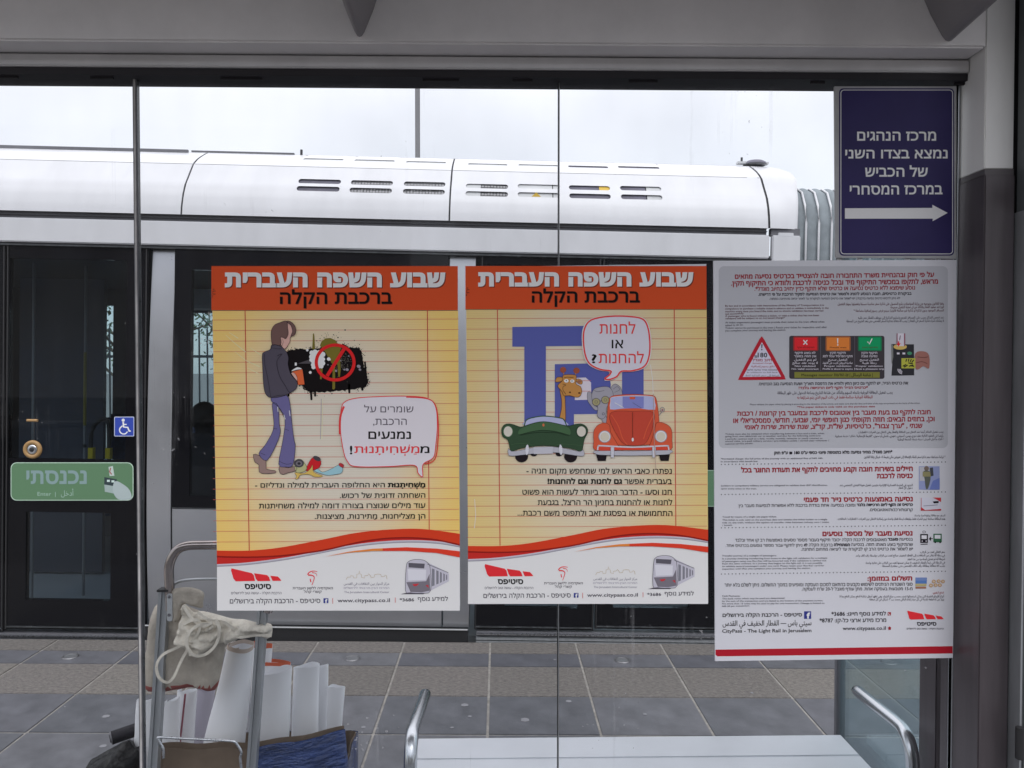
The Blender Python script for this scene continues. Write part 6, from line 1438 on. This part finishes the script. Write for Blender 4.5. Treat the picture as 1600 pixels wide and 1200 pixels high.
bag = empty('tote_bag', (bagc.x, 2.0, bagc.z), 'crumpled cream canvas tote bag with a red hem hanging on the hand truck', 'tote bag')
org = Vector((bagc.x, 2.0, bagc.z))
zr = cp(400, 775, 2.0).z
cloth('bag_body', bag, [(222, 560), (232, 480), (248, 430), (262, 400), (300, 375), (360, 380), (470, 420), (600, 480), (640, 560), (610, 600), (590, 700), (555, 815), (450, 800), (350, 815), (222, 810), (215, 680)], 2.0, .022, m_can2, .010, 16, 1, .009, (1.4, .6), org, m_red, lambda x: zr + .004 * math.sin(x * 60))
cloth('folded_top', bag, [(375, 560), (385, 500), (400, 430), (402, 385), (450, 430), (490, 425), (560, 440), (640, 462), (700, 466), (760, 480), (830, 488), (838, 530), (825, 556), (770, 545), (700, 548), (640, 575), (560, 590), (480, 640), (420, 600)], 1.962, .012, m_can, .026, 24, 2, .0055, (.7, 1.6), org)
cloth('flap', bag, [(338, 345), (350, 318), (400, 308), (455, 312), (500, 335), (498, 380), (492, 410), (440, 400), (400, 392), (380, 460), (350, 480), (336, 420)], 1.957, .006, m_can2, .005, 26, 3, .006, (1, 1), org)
def strap(pts, name='strap', wd=.0085):
    pp = catmull([cp(x, y, Y_) - org for x, y, Y_ in pts], n=6); q = MB()
    q.tube(pp, wd * .5, m_can, n=8, ry=.0013, up=(0, 1, 0)); return q.build(name, bag)
# broad faces of the ribbons are turned towards the pavement side
def strap2(pts, wd=.0068):
    pp = catmull([cp(x, y, Y_ - .022) - org for x, y, Y_ in pts], n=6); q = MB(); vs = []
    for i, p in enumerate(pp):
        d = (pp[min(i + 1, len(pp) - 1)] - pp[max(i - 1, 0)]).normalized(); a = d.cross(Vector((0, 1, 0))).normalized(); tw = .35 * math.sin(i * .35)
        a = (a + Vector((0, tw, 0))).normalized()
        for s_ in (-1, 1): vs += [p + a * wd * s_ * .5 + Vector((0, -.0008, 0)), p + a * wd * s_ * .5 + Vector((0, .0008, 0))]
    k = len(pp)
    q.add(vs, [f for i in range(k - 1) for f in ((4 * i, 4 * i + 2, 4 * i + 6, 4 * i + 4), (4 * i + 1, 4 * i + 5, 4 * i + 7, 4 * i + 3), (4 * i, 4 * i + 4, 4 * i + 5, 4 * i + 1), (4 * i + 2, 4 * i + 3, 4 * i + 7, 4 * i + 6))], m_can, False)
    return q.build('strap', bag)
strap2([(560, 470, 1.935), (578, 520, 1.93), (560, 590, 1.93), (510, 638, 1.93), (455, 645, 1.93), (418, 600, 1.93), (422, 545, 1.93), (455, 505, 1.935), (510, 488, 1.94), (560, 500, 1.945)], .0072)
strap2([(425, 575, 1.94), (370, 605, 1.935), (300, 640, 1.932), (268, 690, 1.93), (278, 750, 1.93), (318, 778, 1.93), (352, 750, 1.93), (380, 690, 1.932), (405, 640, 1.935), (440, 590, 1.94)], .0068)
strap2([(400, 395, 1.95), (425, 440, 1.945), (460, 480, 1.94), (500, 500, 1.94), (545, 480, 1.94)], .007)
strap2([(470, 430, 1.945), (505, 455, 1.94), (540, 470, 1.94), (600, 480, 1.945), (660, 520, 1.95)], .007)
strap2([(385, 500, 1.945), (440, 470, 1.94), (480, 480, 1.94), (470, 540, 1.942), (420, 600, 1.942)], .0075)
strap2([(640, 545, 1.945), (680, 555, 1.94), (740, 548, 1.942), (790, 545, 1.945), (835, 548, 1.95)], .006)
# red-orange printed sheet sticking out by the right upright
# black plastic bag at the lower left
m_bag = mat('black_plastic', (.004, .004, .005), .35, spec=.22, bump=1, bscale=30)
for n_ in m_bag.node_tree.nodes:
    if n_.type == 'BUMP': n_.inputs['Distance'].default_value = .01
gc = cp(70, 1240, 2.02)
gb_ = empty('plastic_bag', (gc.x, 2.02, .35), 'crinkled black plastic bag slumped left of the hand truck', 'plastic bag')
cloth('bag_skin', gb_, [(-70, 1180), (-25, 1142), (25, 1112), (70, 1088), (105, 1068), (135, 1066), (160, 1100), (190, 1095), (195, 1200), (200, 1600), (190, 2200), (-100, 2250), (-150, 1700), (-110, 1350)], 2.02, .05, m_bag, .022, 20, 5, .011, (.6, 1.5), Vector((gc.x, 2.02, .35)))
